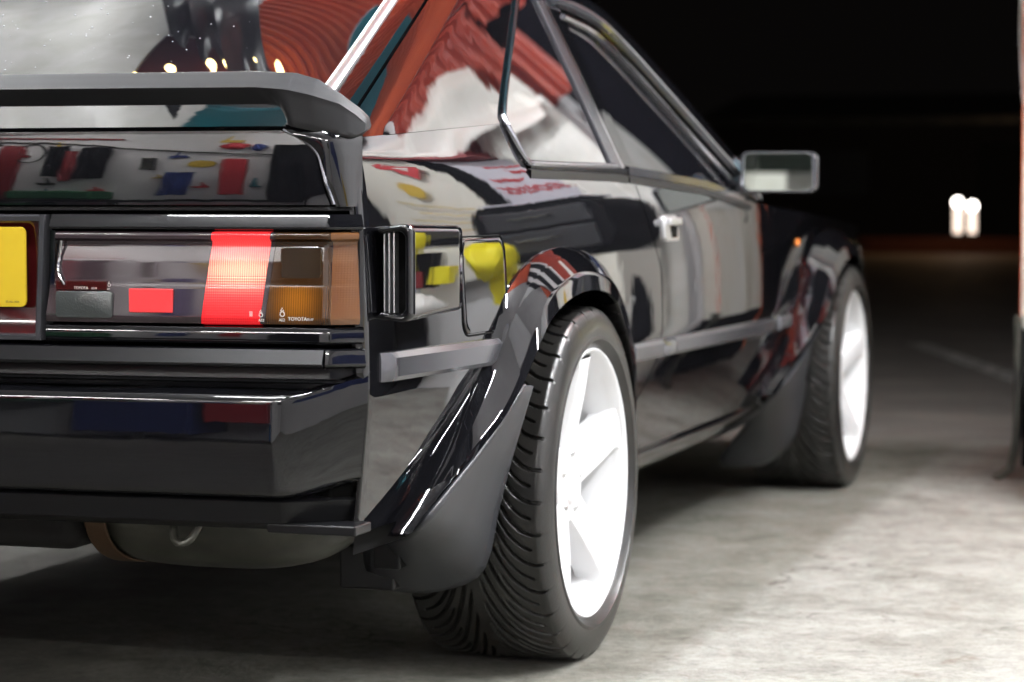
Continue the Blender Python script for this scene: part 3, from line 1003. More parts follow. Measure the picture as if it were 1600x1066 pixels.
# --- hatch: frame, glass, bright trim, deck
def hatch_pt(x, y, dz=0): return (x, y, hatch_z(y) + .028 * (1 - (x / .72) ** 2) + dz)
def hx(y, inset=0):       # half width of the hatch at y, at the shut line
    z = .874 + .37 * (y + .915)
    return xg(z) - .024 - inset
mb = MB()
rows = []
for y in np.linspace(-.86, .02, 24):
    h = hx(y)
    g = h - .052
    row = []
    for s, dz in ((0, -.012), (.003, .001), (.010, .004), (.020, .007), (.034, .0085), (.052, .009)):
        row.append((h - .004 - s, y, .874 + .37 * (y + .915) - .002 + dz))
    rows.append(row)
mb.grid(rows)
mb.build('hatch_frame', P, car, mir=True, angle=50)
mb = MB()
rows = []
for y in np.linspace(-.855, .02, 24):
    h = hx(y) - .056
    z = .874 + .37 * (y + .915) + .0065
    rows.append([(h + .006, y, z + .001), (h + .004, y, z + .0065), (h - .004, y, z + .009), (h - .012, y, z + .007), (h - .014, y, z + .001)])
mb.grid(rows)
mb.build('rear_window_trim', M['bright'], car, mir=True, angle=60)
mb = MB()
rows = []
for y in np.linspace(-.86, .02, 40):
    h = hx(y) - .066
    z = .874 + .37 * (y + .915) + .0065
    t = min(1, max(0, (y + .86) / .88))
    rows.append([(h * s, y, z + .042 * (1 - s * s) + .13 * t * (1 - t) * (1 - s ** 4)) for s in np.linspace(1, 0, 24)])
mb.grid(rows)
mb.build('rear_window', M['glass'], car, mir=True, angle=60)

mb = MB()
rnd = random.Random(8)
for k in range(150):
    y = rnd.uniform(-.84, -.30)
    h = hx(y) - .075
    s_ = rnd.uniform(-.1, 1)
    z = .874 + .37 * (y + .915) + .0065
    t = min(1, max(0, (y + .86) / .88))
    z += .042 * (1 - s_ * s_) + .13 * t * (1 - t) * (1 - s_ ** 4)
    r = rnd.uniform(.0006, .0017)
    mb.lathe([(r, 0), (r * .8, r * .45), (r * .4, r * .7), (0, r * .75)], (h * s_, y, z), 8)
tag(mb.build('water_droplets', M['drop'], car, angle=80), kind='stuff')
# --- tail ------------------------------------------------------------
def yR(x):
    y = -1.0 + .034 * (x / .715) ** 2
    k = x - .708
    if k > 0: y += .72 * (k * k / (k + .006))
    return y
def tail_pt(x, d, z):
    e = 1e-3
    s = (yR(x + e) - yR(x - e)) / (2 * e)
    n = Vector((s, -1, 0)).normalized()
    return (pl(x + n.x * d, XMAP), yR(x) + n.y * d, z)
XMAP = [(-.1, -.1), (0, 0), (.29, .303), (.62, .62), (.75, .742), (.85, .842)]
def txs(x0, x1, n=26):
    xs = list(np.linspace(x0, x1, n))
    xs += [x for x in (.700, .706, .710, .713, .716, .720, .726, .733) if x0 < x < x1]
    return sorted(set(round(float(x), 5) for x in xs))
def sweep(name, prof, x0, x1, m, par=car, mir=True, angle=30, n=26, endcap=True, bevel=0):
    mb = MB()
    rows = [[tail_pt(x, d, z) for d, z in prof] for x in txs(x0, x1, n)]
    mb.grid(rows)
    if endcap:
        mb.poly(rows[-1])
        if x0 > 0: mb.poly(rows[0])
    return mb.build(name, m, par, mir=mir, angle=angle, bevel=bevel)

# boot lid: convex panel with a rounded upper corner
def bl_edge(z):   # right-hand edge of the lid panel
    t = (z - .782) / .102
    return .7165 - .028 * t - .045 * max(0, (t - .55) / .45) ** 2.6
def lid_d(z): return -.72 * max(0, z - .786) ** 2 - .0
mb = MB()
rows = []
for j in range(29):
    z = lerp(.783, .8835, j / 28)
    e = bl_edge(z) - .004
    rows.append([tail_pt(e * s, lid_d(z) + .006, z) for s in np.linspace(0, 1, 40)])
zt = .8835
for a in (25, 50, 75, 95):
    e = bl_edge(zt) - .004
    rows.append([tail_pt(e * s, lid_d(zt) + .006 - .008 * math.sin(R(a)), zt + .008 * (1 - math.cos(R(a))) * .4 + .0006 * a / 25) for s in np.linspace(0, 1, 40)])
mb.grid(rows)
lid = mb.build('boot_lid', PT, car, mir=True, angle=60)
# bead that borders the lid
mb = MB()
path = []
for z in np.linspace(.784, .884, 24):
    path.append(tail_pt(bl_edge(z), lid_d(z) + .004, z))
mb.tube(path, .0032, 8)
mb.build('lid_bead', M['darkchrome'], lid, mir=True)
# corner piece between the lid and the quarter
mb = MB()
rows = []
for z in np.linspace(.781, .8915, 30):
    e = bl_edge(min(z, .884)) + .002
    row = []
    for s in np.linspace(0, 1, 26):
        x = lerp(e, .752, s)
        dd = .004 - .010 * s * s + .004 * math.sin(math.pi * s)
        t = (z - .781) / .11
        dd -= .010 * max(0, (t - .8) / .2) ** 2 + .0 * max(0, z - .786) ** 2
        row.append(tail_pt(x, dd, z))
    rows.append(row)
mb.grid(rows)
mb.build('rear_corner', PT, car, mir=True, angle=60)
# deck below the spoiler, rising to the rear window
mb = MB()
rows = []
for t in np.linspace(0, 1, 10):
    row = []
    for s in np.linspace(0, 1, 30):
        x = lerp(0, .742, s)
        y0 = tail_pt(x, -.004, 0)[1]
        y1 = -.845
        za, zb = .8895, .9015 + .0065 + .042 * (1 - s * s)
        row.append((x - .03 * s * t, lerp(y0, y1, t), lerp(za, zb, t)))
    rows.append(row)
mb.grid(rows)
mb.build('rear_deck', PT, car, mir=True, angle=60)
# black recess behind everything at the tail
mb = MB()
rows = [[tail_pt(x, -.022, z) for z in np.linspace(.36, .888, 8)] for x in txs(0, .742)]
mb.grid(rows)
mb.build('tail_panel', M['gap'], car, mir=True)
# rubber seal line under the lid
sweep('lid_seal', [(-.02, .781), (-.002, .7805), (.0, .776), (-.02, .775)], 0, .742, M['rubber'])
# lamp surround: chamfered frame round each lamp
sweep('lamp_surround', [(-.02, .771), (.004, .7705), (.006, .768), (.013, .7535), (.0125, .7505), (.003, .7485), (-.02, .748)], .2935, .7485, PT)
sweep('lamp_surround', [(-.02, .6195), (.004, .619), (.0105, .6178), (.0125, .6150), (.0132, .6080), (.0136, .5990), (.0115, .5960), (.003, .595), (-.02, .594)], .2865, .7485, PT)
mb = MB()
mb.grid([[tail_pt(x, d, z) for d, z in ((-.02, .748), (.010, .748), (.011, .68), (.010, .62), (-.02, .62))] for x in (.7445, .7455, .748, .7485)])
mb.build('lamp_surround', PT, car, mir=True, angle=40)
mb = MB()
mb.grid([[tail_pt(lerp(.2865, .2935, (z - .594) / .177) + dx, d, z) for dx, d in ((0, -.02), (0, .009), (.003, .012), (.010, .012), (.013, .006), (.013, -.02))] for z in (.6195, .65, .70, .748)])
mb.build('lamp_surround', PT, car, mir=True, angle=40)
# centre garnish with the number plate
def cg_edge(z): return lerp(.279, .287, (z - .594) / .177)
mb = MB()
rows = []
for z in np.linspace(.600, .766, 20):
    rows.append([tail_pt(cg_edge(z) * s, -.006 + .010 * ((z - .683) / .083) ** 4, z) for s in np.linspace(0, 1, 12)])
mb.grid(rows)
cg = mb.build('centre_garnish', M['reddark'], car, mir=True)
mb = MB()
mb.grid([[tail_pt(cg_edge(z) + dx, d, z) for dx, d in ((-.012, -.02), (-.011, .008), (-.008, .011), (-.002, .011), (0, .008), (0, -.02))] for z in (.596, .62, .66, .70, .74, .770)])
mb.build('garnish_frame', M['moulding'], cg, mir=True, angle=40)
sweep('garnish_frame', [(-.02, .770), (.008, .770), (.011, .767), (.010, .761), (-.02, .760)], 0, .284, M['moulding'], cg)
sweep('garnish_frame', [(-.02, .605), (.006, .6045), (.011, .602), (.010, .596), (-.02, .595)], 0, .279, M['moulding'], cg)
mb = MB()
mb.prism([(x, -1.008, z) for x, z in rrect(-.27, .27, .6415, .7525, .0085)], (0, .004, 0))
plate = mb.build('number_plate', M['yellow'], car, bevel=.0006)
text('plate_lettering', 'BS AU 145d', .0042, M['ink'], plate, (.2385, -1.0083, .6475), (R(90), 0, 0), .0001)

# --- tail lamps -------------------------------------------------------
LP = [(.000, .7475), (.0115, .7460), (.0135, .7440), (.0125, .7370), (.0060, .7335), (.0045, .7300), (.0085, .7060), (.0110, .6815), (.0114, .6760), (.0122, .6720), (.0160, .6300), (.0135, .6225), (.000, .6205)]
def lens(name, xa, xb, m, par, slant=True, n=14, dd=0., prof=LP):
    prof = resample(prof, 60)
    rows = []
    for d, z in prof:
        sh = -.0165 * (.7475 - z) / .127 if slant else 0
        rows.append([tail_pt(x + sh * (1 if x < .66 else 0), d + dd, z) for x in txs(xa, xb, n)])
    mb = MB()
    mb.grid(rows)
    return mb.build(name, m, par, mir=True, angle=28)
def mb_house():
    mb = MB()
    mb.grid([[tail_pt(x, d, z) for d, z in ((-.018, .748), (-.004, .7475), (-.004, .6205), (-.018, .62))] for x in txs(.296, .746)])
    return mb
tl = mb_house().build('tail_light', M['gap'], car, mir=True)
# red lit lens: bulb glow behind fluted red plastic
m = mat('lit_red_lens', (.45, .01, .012), .12, ior=1.5)
n, l, b = nodes(m)
geo = n.new('ShaderNodeTexCoord')
sep = n.new('ShaderNodeSeparateXYZ')
l.new(geo.outputs['Object'], sep.inputs[0])
def math_node(op, a, bb, n=n, l=l):
    k = n.new('ShaderNodeMath')
    k.operation = op
    for i, q in enumerate((a, bb)):
        if q is None: continue
        if isinstance(q, (int, float)): k.inputs[i].default_value = q
        else: l.new(q, k.inputs[i])
    return k.outputs[0]
ax_ = math_node('ABSOLUTE', sep.outputs[0], None)
dx = math_node('MULTIPLY', math_node('SUBTRACT', ax_, .584), 11.)
dz = math_node('MULTIPLY', math_node('SUBTRACT', sep.outputs[2], .694), 34.)
rr = math_node('ADD', math_node('MULTIPLY', dx, dx), math_node('MULTIPLY', dz, dz))
glow = math_node('POWER', 2.718, math_node('MULTIPLY', rr, -.62))
flute = math_node('SINE', math_node('MULTIPLY', ax_, 2 * math.pi / .0031), None)
flz = math_node('SINE', math_node('MULTIPLY', sep.outputs[2], 2 * math.pi / .0036), None)
low = math_node('LESS_THAN', sep.outputs[2], .688)
pat = math_node('ADD', math_node('MULTIPLY', flute, .12), math_node('MULTIPLY', math_node('MULTIPLY', flz, low), .13))
g2 = math_node('MULTIPLY', glow, math_node('ADD', 1., pat))
cr = n.new('ShaderNodeValToRGB')
cr.color_ramp.elements[0].position = 0
cr.color_ramp.elements[0].color = (.62, .006, .014, 1)
cr.color_ramp.elements[1].position = 1
cr.color_ramp.elements[1].color = (1., .76, .50, 1)
e = cr.color_ramp.elements.new(.40)
e.color = (1., .085, .085, 1)
e = cr.color_ramp.elements.new(.78)
e.color = (1., .30, .22, 1)
g2 = math_node('MULTIPLY', g2, 1.0)
l.new(g2, cr.inputs[0])
l.new(cr.outputs[0], b.inputs['Emission Color'])
st = math_node('ADD', .62, math_node('MULTIPLY', g2, .42))
st = math_node('MULTIPLY', st, math_node('ADD', 1., math_node('MULTIPLY', pat, 1.)))
l.new(st, b.inputs['Emission Strength'])
bp = n.new('ShaderNodeBump')
bp.inputs['Strength'].default_value = .3
bp.inputs['Distance'].default_value = .001
l.new(pat, bp.inputs['Height'])
l.new(bp.outputs[0], b.inputs['Normal'])
M['lit'] = m
# amber lens, with a painted bright patch for its inner reflection
m = mat('amber_lens', (.22, .075, .012), .07, ior=1.7)
n, l, b = nodes(m)
tc = n.new('ShaderNodeTexCoord')
sep = n.new('ShaderNodeSeparateXYZ')
l.new(tc.outputs['Object'], sep.inputs[0])
mk = lambda op, a, bb=None: math_node(op, a, bb, n, l)
ax_ = mk('ABSOLUTE', sep.outputs[0])
flx = mk('SINE', mk('MULTIPLY', ax_, 2 * math.pi / .0032))
flz = mk('SINE', mk('MULTIPLY', sep.outputs[2], 2 * math.pi / .0032))
wrap = mk('GREATER_THAN', ax_, .7125)
dx = mk('MULTIPLY', mk('SUBTRACT', ax_, .664), 36.)
dz = mk('MULTIPLY', mk('SUBTRACT', sep.outputs[2], .655), 34.)
gl = mk('POWER', 2.718, mk('MULTIPLY', mk('ADD', mk('MULTIPLY', dx, dx), mk('MULTIPLY', dz, dz)), -.9))
lowz = mk('LESS_THAN', sep.outputs[2], .674)
f1 = mk('MULTIPLY', gl, mk('ADD', .75, mk('MULTIPLY', flx, .35)))
f1 = mk('MULTIPLY', f1, lowz)
mix = n.new('ShaderNodeMix')
mix.data_type = 'RGBA'
mix.inputs[6].default_value = (.035, .014, .004, 1)
mix.inputs[7].default_value = (.34, .12, .012, 1)
l.new(f1, mix.inputs[0])
mix2 = n.new('ShaderNodeMix')
mix2.data_type = 'RGBA'
l.new(wrap, mix2.inputs[0])
l.new(mix.outputs[2], mix2.inputs[6])
mix2.inputs[7].default_value = (.135, .056, .019, 1)
l.new(mix2.outputs[2], b.inputs['Base Color'])
bp = n.new('ShaderNodeBump')
bp.inputs['Strength'].default_value = .04
bp.inputs['Distance'].default_value = .001
l.new(mk('MULTIPLY', mk('ADD', flx, flz), wrap), bp.inputs['Height'])
l.new(bp.outputs[0], b.inputs['Normal'])
M['amber'] = m
lens('smoked_lens', .3035, .5415, M['smoke'], tl, n=30)
lens('brake_lens', .5420, .6290, M['lit'], tl, n=24, dd=.0006)
lens('lens_divider', .6293, .6360, M['smoke'], tl, n=4)
lens('indicator_lens', .6364, .7435, M['amber'], tl, n=24)
# relief on the smoked lens: reversing pad, reflector, ledge, window in the amber lens
def pad(name, x0, x1, z0, z1, d, m, r=.004, h=.0025):
    mb = MB()
    pts = rrect(x0, x1, z0, z1, r)
    mb.grid([[tail_pt(x, d - .004, z) for x, z in pts], [tail_pt(x, d + h, z) for x, z in pts],
             [tail_pt(lerp(x, (x0 + x1) / 2, .03), d + h + .0008, lerp(z, (z0 + z1) / 2, .05)) for x, z in pts]], closed=True)
    mb.poly([tail_pt(lerp(x, (x0 + x1) / 2, .03), d + h + .0008, lerp(z, (z0 + z1) / 2, .05)) for x, z in pts])
    return mb.build(name, m, tl, mir=True, angle=30)
pad('reverse_lens', .305, .392, .6285, .6645, .0158, M['revlens'])
pad('reflector', .4175, .4835, .6365, .6690, .0152, M['redlens'], .0015, .0012)
pad('lens_window', .643, .7035, .684, .727, .0085, M['brown'], .006, .0015)
mb = MB()
mb.box(.316, .395, yR(.35) - .0158, yR(.35) - .01, .666, .679)
mb.build('lens_strip', M['reddark'], tl, mir=False, bevel=.001)
# raised rim of the recess
mb = MB()
path = [tail_pt(.313, .0135, .7345), tail_pt(.3085, .0100, .715), tail_pt(.3055, .013, .693), tail_pt(.312, .0145, .682), tail_pt(.318, .015, .6735)]
mb.tube(spline(path, 24), .0022, 8)
mb.build('lens_rib', M['chrome'], tl)
def ltext(s, x, z, size, m=M['pale']):
    px = tail_pt(x, .0168, z)
    return text('lens_lettering', s, size, m, tl, px, (R(90), 0, R(2)), .0002)
ltext('TOYOTA', .6555, .6280, .0066)
ltext('22-29', .6835, .6283, .0040)
ltext('AE2', .6420, .6268, .0052)
ltext('TOYOTA', .3330, .6675, .0052)
ltext('22-29', .3600, .6677, .0036)
ltext('AE2', .3830, .6670, .0034)
ltext('II', .598, .6330, .010)
ltext('AE2', .6115, .6262, .005)
def mark(x, z, s=1.):       # triangle over a ring
    mb = MB()
    c = tail_pt(x, .0166, z)
    ring = [(c[0] + .0032 * s * math.cos(a), c[1], c[2] + .0032 * s * math.sin(a)) for a in np.linspace(0, 2 * math.pi, 17)]
    mb.tube(ring, .0006 * s, 6)
    tri = [(c[0] - .0022 * s, c[1], c[2] + .0045 * s), (c[0] + .0022 * s, c[1], c[2] + .0045 * s), (c[0], c[1], c[2] + .0085 * s), (c[0] - .0022 * s, c[1], c[2] + .0045 * s)]
    mb.tube(tri, .0005 * s, 6)
    mb.build('lens_mark', M['pale'], tl)
mark(.6470, .6365)
mark(.6150, .6350, .8)
mark(.3875, .6735, .6)

# --- bumper -------------------------------------------------------------
sweep('bumper_strip', [(-.02, .5905), (.014, .590), (.018, .5885), (.030, .5700), (.0295, .5670), (.022, .5635), (-.02, .563)], 0, .708, PT)
sweep('bumper_end_cap', [(-.02, .590), (.013, .5895), (.0165, .588), (.0215, .5700), (.021, .5665), (.015, .563), (-.02, .562)], .7085, .749, PT, bevel=.001)
sweep('bumper_recess', [(-.02, .562), (-.006, .5615), (-.004, .548), (.004, .5460), (.005, .5440), (-.002, .541), (-.004, .535), (-.02, .534)], 0, .745, M['plastic'])
# skin of the bumper: flat centre, crease, then a chamfered corner
def yB(x):
    y = -1.030 + .020 * (x / .64) ** 2
    k = x - .640
    if k > 0: y += .64 * (k * k / (k + .020))
    return y
def b_pt(x, d, z):
    xe = Xs(-.93, z) + .0002
    xx = x if x < .64 else .64 + (x - .64) * (xe - .64) / .1175
    return (xx, yB(x) - d, z)
BX = sorted(set([round(float(x), 4) for x in np.linspace(0, .7575, 40)] + [.628, .634, .638, .642, .646, .652, .658, .666]))
def topz(x): return .5275 + .027 * smooth((x - .655) / .11)
def botz(x): return .024 * smooth((x - .66) / .12)
mb = MB()
rows = []
for x in BX:
    zt = topz(x)
    out = smooth((.70 - x) / .1)
    prof = [(-.055, zt + .006), (-.020, zt + .0045 + .004 * math.sin(x * 9) ** 2), (-.006, zt + .003), (-.0035, zt)] + [(.004 - .28 * (z - .44) ** 2 * (1 if z > .44 else 1.6), z) for z in np.linspace(zt - .004, .397 + botz(x), 14)] + [(-.004, .391 + botz(x)), (-.012, .3875 + botz(x)), (-.030, .386 + botz(x))]
    rows.append([b_pt(x, d, z) for d, z in resample(prof, 40)])
mb.grid(rows)
bumper = mb.build('rear_bumper', PT, car, mir=True, angle=35)
# valance under the bumper
mb = MB()
rows = []
for x in BX:
    x2 = min(x, .7475)
    rows.append([b_pt(x2, d - .018, z) for d, z in ((-.03, .388), (-.004, .3845), (.0, .381), (-.006, .352), (-.02, .342), (-.10, .338))])
mb.grid(rows)
mb.build('valance', M['plastic'], car, mir=True, angle=40)
mb = MB()
mb.box(.62, .75, -.985, -.925, .338, .352)
mb.build('valance_tab', M['plastic'], car, mir=True, bevel=.003)

# --- spoiler: bar with drooping end legs
def sp(x):
    T = (pl(x, [(0, -.985), (.66, -.967), (.70, -.955), (.745, -.925)]), pl(x, [(0, .9655), (.60, .9645), (.66, .9615), (.688, .953), (.715, .934), (.738, .914), (.748, .903)]))
    Mi = (pl(x, [(0, -1.032), (.63, -1.012), (.69, -.990), (.73, -.958), (.752, -.932)]), pl(x, [(0, .9425), (.62, .9405), (.66, .937), (.69, .930), (.722, .9185), (.738, .905), (.748, .893)]))
    B = (pl(x, [(0, -.972), (.62, -.955), (.645, -.972), (.66, -.985), (.73, -.955), (.752, -.936)]), pl(x, [(0, .9215), (.615, .9205), (.632, .917), (.643, .906), (.652, .8905), (.70, .8795), (.732, .8745), (.740, .876), (.748, .883)]))
    Fr = (T[0] + .028 * pl(x, [(.70, 1), (.748, .3)]), T[1] - .008)
    return T, Mi, B, Fr
mb = MB()
rows = []
for x in sorted(set(list(np.linspace(0, .60, 12)) + list(np.linspace(.605, .748, 44)))):
    T, Mi, B, Fr = sp(x)
    def q(a, b_, t, bow=0.):
        return (x, lerp(a[0], b_[0], t) - bow * 4 * t * (1 - t), lerp(a[1], b_[1], t))
    ring = [(x, Fr[0], Fr[1] - .004), q(T, Fr, .5), q(T, Fr, .15), (x, T[0] - .002, T[1] - .0006), (x, T[0] - .006, T[1] - .002)]
    ring += [q(T, Mi, t, .002) for t in (.25, .5, .75, .90)]
    ring += [(x, Mi[0] - .0012, Mi[1])]
    ring += [q(Mi, B, t, .0) for t in (.08, .2, .4, .6, .8, .94)]
    ring += [(x, B[0] + .003, B[1] - .0006), (x, max(B[0] + .006, Fr[0] - .012), B[1] + .002), (x, Fr[0] - .004, max(B[1] + .003, Fr[1] - .014))]
    rows.append(ring)
mb.grid(rows, closed=True)
mb.poly(rows[-1])
mb.build('boot_spoiler', M['spoiler'], car, mir=True, angle=38)

# --- things fixed to the side ---------------------------------------------
# extractor vent on the quarter
ye, yf = -.905, -.665
def vent_ring(y, k):
    x1 = .8015 - .010 * (y - ye) / (yf - ye)
    x0 = .75
    zc, hz = .6905, .0665
    tp = lerp(.0, .008, (y - ye) / (yf - ye))
    pts = []
    r = .011
    z0, z1 = zc - hz + tp * .6, zc + hz - tp * .5
    pts.append((x0, y, z0 + .004))
    for a in np.linspace(-90, 0, 7):
        pts.append((x1 - r + r * math.cos(R(a)), y, z0 + r + r * math.sin(R(a))))
    for a in np.linspace(0, 90, 7):
        pts.append((x1 - r + r * math.cos(R(a)), y, z1 - r + r * math.sin(R(a))))
    pts.append((x0, y, z1 - .004))
    return [(x + k[0] * 0, yy, z) for x, yy, z in pts]
mb = MB()
rows = [vent_ring(y, (0, 0)) for y in np.linspace(ye, yf, 14)]
last = vent_ring(yf, (0, 0))
for t, dy in ((.12, .004), (.5, .011), (1., .016)):
    rows.append([(lerp(x, .752, t), y + dy, z) for x, y, z in last])
mb.grid(rows)
# rear lip: rolls round into the opening
ro = vent_ring(ye, (0, 0))
ctr = (.773, .6905)
def shrink(ring, d, dy):
    out = []
    for x, y, z in ring:
        xx = x - d if x > .77 else x + d * .9
        zz = z - d if z > .6905 + .03 else (z + d if z < .6905 - .03 else z)
        out.append((xx, y + dy, zz))
    return out
mb.grid([ro, shrink(ro, .0015, -.0022), shrink(ro, .004, -.003), shrink(ro, .0085, -.0005), shrink(ro, .010, .004), shrink(ro, .011, .03)])
vent = mb.build('extractor_vent', P, car, mir=True, angle=50)
mb = MB()
mb.box(.7555, .795, ye + .026, ye + .030, .632, .749)
mb.build('vent_recess', M['gap'], vent, mir=True)
for k, x in enumerate((.7605, .7675, .7745)):
    mb = MB()
    mb.box(x - .0009, x + .0009, ye + .004, ye + .02, .636, .745)
    mb.build('louvre', M['bright'], vent, mir=True)
# filler flap
def plate_on_side(name, y0, y1, z0, z1, r, out, m, par=car, closed=True, ny=14):
    mb = MB()
    pts = rrect(y0, y1, z0, z1, r, 6)
    cy, cz = (y0 + y1) / 2, (z0 + z1) / 2
    rows = []
    for k, o_ in ((1., -.004), (1., out * .6), (.988, out), (.9, out), (.75, out), (.55, out), (.3, out), (.02, out)):
        rows.append([(Xs(lerp(cy, y, k), lerp(cz, z, k)) + o_, lerp(cy, y, k), lerp(cz, z, k)) for y, z in pts])
    mb.grid(rows, closed=True)
    mb.poly(rows[-1])
    return mb.build(name, m, par, mir=True, angle=40)
ff = plate_on_side('filler_flap', -.572, -.372, .588, .731, .022, .0022, P)
mb = MB()
pts = rrect(-.575, -.369, .585, .734, .024)
mb.tube([(Xs(y, z) + .0005, y, z) for y, z in pts + pts[:1]], .0015, 6)
mb.build('flap_seal', M['gap'], ff, mir=True)
# rubbing strips
def rub(name, y0, y1, z0a, z0b, h, out, par):
    mb = MB()
    rows = []
    for i, y in enumerate(np.linspace(y0, y1, 24)):
        zc = lerp(z0a, z0b, (y - y0) / (y1 - y0))
        x = Xs(y, zc)
        k = 1.
        if i == 0 or i == 23: k = .25
        rows.append([(x - .004, y, zc - h / 2), (x + out * k * .75, y, zc - h / 2 + .001), (x + out * k, y, zc - h / 2 + .007), (x + out * k, y, zc + h / 2 - .009), (x + out * k * .6, y, zc + h / 2 - .001), (x - .004, y, zc + h / 2)])
    mb.grid(rows)
    mb.poly(rows[0]); mb.poly(rows[-1])
    return mb.build(name, M['moulding'], par, mir=True, angle=25)
rub('side_moulding', -.900, -.405, .5605, .5555, .042, .013, car)
rub('side_moulding', .36, .592, .502, .50, .036, .012, car)
rub('side_moulding', .60, 1.745, .50, .489, .036, .012, door)
rub('side_moulding', 1.765, 1.95, .489, .487, .036, .012, car)
# door handle: cup and pull
hd = plate_on_side('door_handle', .635, .735, .706, .757, .008, .006, M['bright'], door)
mb = MB()
mb.box(Xs(.69, .73) - .002, Xs(.69, .73) + .0085, .675, .722, .712, .737)
mb.build('handle_cup', M['gap'], hd, mir=True, bevel=.002)
mb = MB()
mb.box(Xs(.69, .73) + .004, Xs(.69, .73) + .016, .640, .732, .738, .752)
mb.build('handle_pull', M['bright'], hd, mir=True, bevel=.003)
# door mirror
mir_ = MB()
ring = rrect(.765, .925, .803, .893, .016, 5)
def mring(k, y, dz=0):
    return [(lerp(.845, x, k), y + (x - .845) * .22, lerp(.848, z, k) + dz) for x, z in ring]
mir_.grid([mring(.90, 1.325), mring(.93, 1.318), mring(1., 1.320), mring(1.02, 1.335), mring(1., 1.37), mring(.88, 1.41), mring(.5, 1.435), mring(.02, 1.44)], closed=True)
mo = mir_.build('door_mirror', M['moulding'], car, mir=True, angle=40)
mb = MB()
mb.poly(mring(.90, 1.3255))
mb.build('mirror_glass', M['mirrorglass'], mo, mir=True)
mb = MB()
mb.prism([(.748, 1.32, .80), (.790, 1.34, .812), (.790, 1.38, .845), (.735, 1.36, .885), (.728, 1.36, .86)], (0, .05, -.01))
mb.build('mirror_bracket', M['moulding'], mo, mir=True, bevel=.004)
mb = MB()
mb.lathe([(.0, -.012), (.008, -.01), (.011, 0), (.008, .01), (0, .012)], (.737, 2.06, .678), 14, 'x')
mb.build('side_repeater', M['orange'], car, mir=True)

# --- arch flares: lofted between a crease on the body and a lip over the tyre
def flare(name, ridge, crest, mid, lip, yo=0, n=150):
    A, K, Bm, L = (spline(p, n, 4) for p in (ridge, crest, mid, lip))
    rows = []
    for a, k, b_, c in zip(A, K, Bm, L):
        bow = np.array([.003, 0, .002])
        row = [a + np.array([-.014, 0, 0]), a, lerp(a, k, .5) + bow * .3, lerp(a, k, .86), k, lerp(k, b_, .08), lerp(k, b_, .3), lerp(k, b_, .6), lerp(k, b_, .92), b_,
               lerp(b_, c, .2), lerp(b_, c, .8), c, c + np.array([-.006, 0, -.002]), c + np.array([-.03, 0, 0])]
        rows.append([(p[0], p[1] + yo, p[2]) for p in row])
    mb = MB()
    mb.grid(rows)
    return mb.build(name, P, car, mir=True, angle=32)
rr_ridge = [(.75, -.829, .318), (.752, -.693, .388), (.755, -.625, .433), (.76, -.535, .503), (.764, -.465, .560), (.766, -.385, .648), (.766, -.225, .700), (.766, -.05, .713), (.766, .135, .690), (.767, .25, .636), (.767, .335, .575), (.764, .415, .48), (.752, .448, .38), (.735, .452, .29)]
rr_crest = [(.766, -.817, .322), (.774, -.695, .377), (.778, -.598, .445), (.780, -.497, .514), (.780, -.448, .548), (.781, -.372, .634), (.782, -.215, .685), (.782, -.05, .698), (.781, .13, .676), (.779, .237, .622), (.777, .320, .562), (.772, .398, .47), (.758, .432, .375), (.74, .437, .29)]
rr_mid = [(.771, -.828, .324), (.779, -.703, .377), (.786, -.640, .406), (.796, -.570, .440), (.803, -.488, .478), (.806, -.405, .540), (.806, -.318, .622), (.807, -.19, .660), (.807, -.05, .671), (.804, .11, .650), (.798, .212, .601), (.791, .292, .541), (.782, .362, .456), (.768, .398, .37), (.745, .403, .29)]
rr_lip = [(.775, -.838, .325), (.783, -.711, .377), (.790, -.652, .399), (.801, -.590, .427), (.809, -.510, .463), (.815, -.429, .514), (.817, -.378, .556), (.816, -.305, .600), (.816, -.195, .630), (.816, -.06, .640), (.812, .09, .624), (.804, .185, .577), (.797, .255, .52), (.790, .315, .445), (.775, .345, .36), (.75, .35, .29)]
flare('rear_arch_flare', rr_ridge, rr_crest, rr_mid, rr_lip)
def fr(pts, dx, k):
    out = []
    for x, y, z in pts:
        yy = y * (k if y < 0 else 1.)
        out.append((x + dx - .02 * smooth((yy + .2) / .6), yy, z))
    return out
flare('front_arch_flare', fr([(x - .012, y, z) for x, y, z in rr_ridge], -.006, 1.12), fr([(x - .006, y, z) for x, y, z in rr_crest], -.006, 1.12), fr(rr_mid, -.006, 1.12), fr(rr_lip, -.004, 1.12), AX_F)

# mud flaps behind the wheels
def flap(name, outline, yo=0, thick=.006):
    mb = MB()
    top, bot = outline
    A, B = spline(top, 24, 1), spline(bot, 24, 1)
    rows = []
    for t in np.linspace(0, 1, 14):
        rows.append([lerp(a, b_, t) + np.array([0, -.012 * math.sin(math.pi * t), 0]) for a, b_ in zip(A, B)])
    mb.grid([[(p[0], p[1] + yo, p[2]) for p in r] for r in rows])
    return mb.build(name, M['flap'], car, mir=True, solid=thick, angle=60)
ft = [(.560, -.47, .258), (.640, -.56, .275), (.735, -.74, .310), (.774, -.80, .332), (.783, -.70, .372), (.797, -.58, .424), (.812, -.43, .505)]
fb = [(.548, -.40, .172), (.600, -.39, .165), (.640, -.385, .165), (.700, -.37, .180), (.728, -.362, .205), (.748, -.36, .32), (.802, -.36, .497)]
rf = flap('mud_flap', (ft, fb))
mb = MB()
mb.box(.600, .645, -.535, -.47, .222, .268)
mb.build('flap_bracket', M['plastic'], rf, mir=True, bevel=.004)
mb = MB()
mb.box(.505, .60, -.44, -.40, .172, .245)
mb.build('inner_flap', M['rubber'], rf, mir=True, bevel=.006)
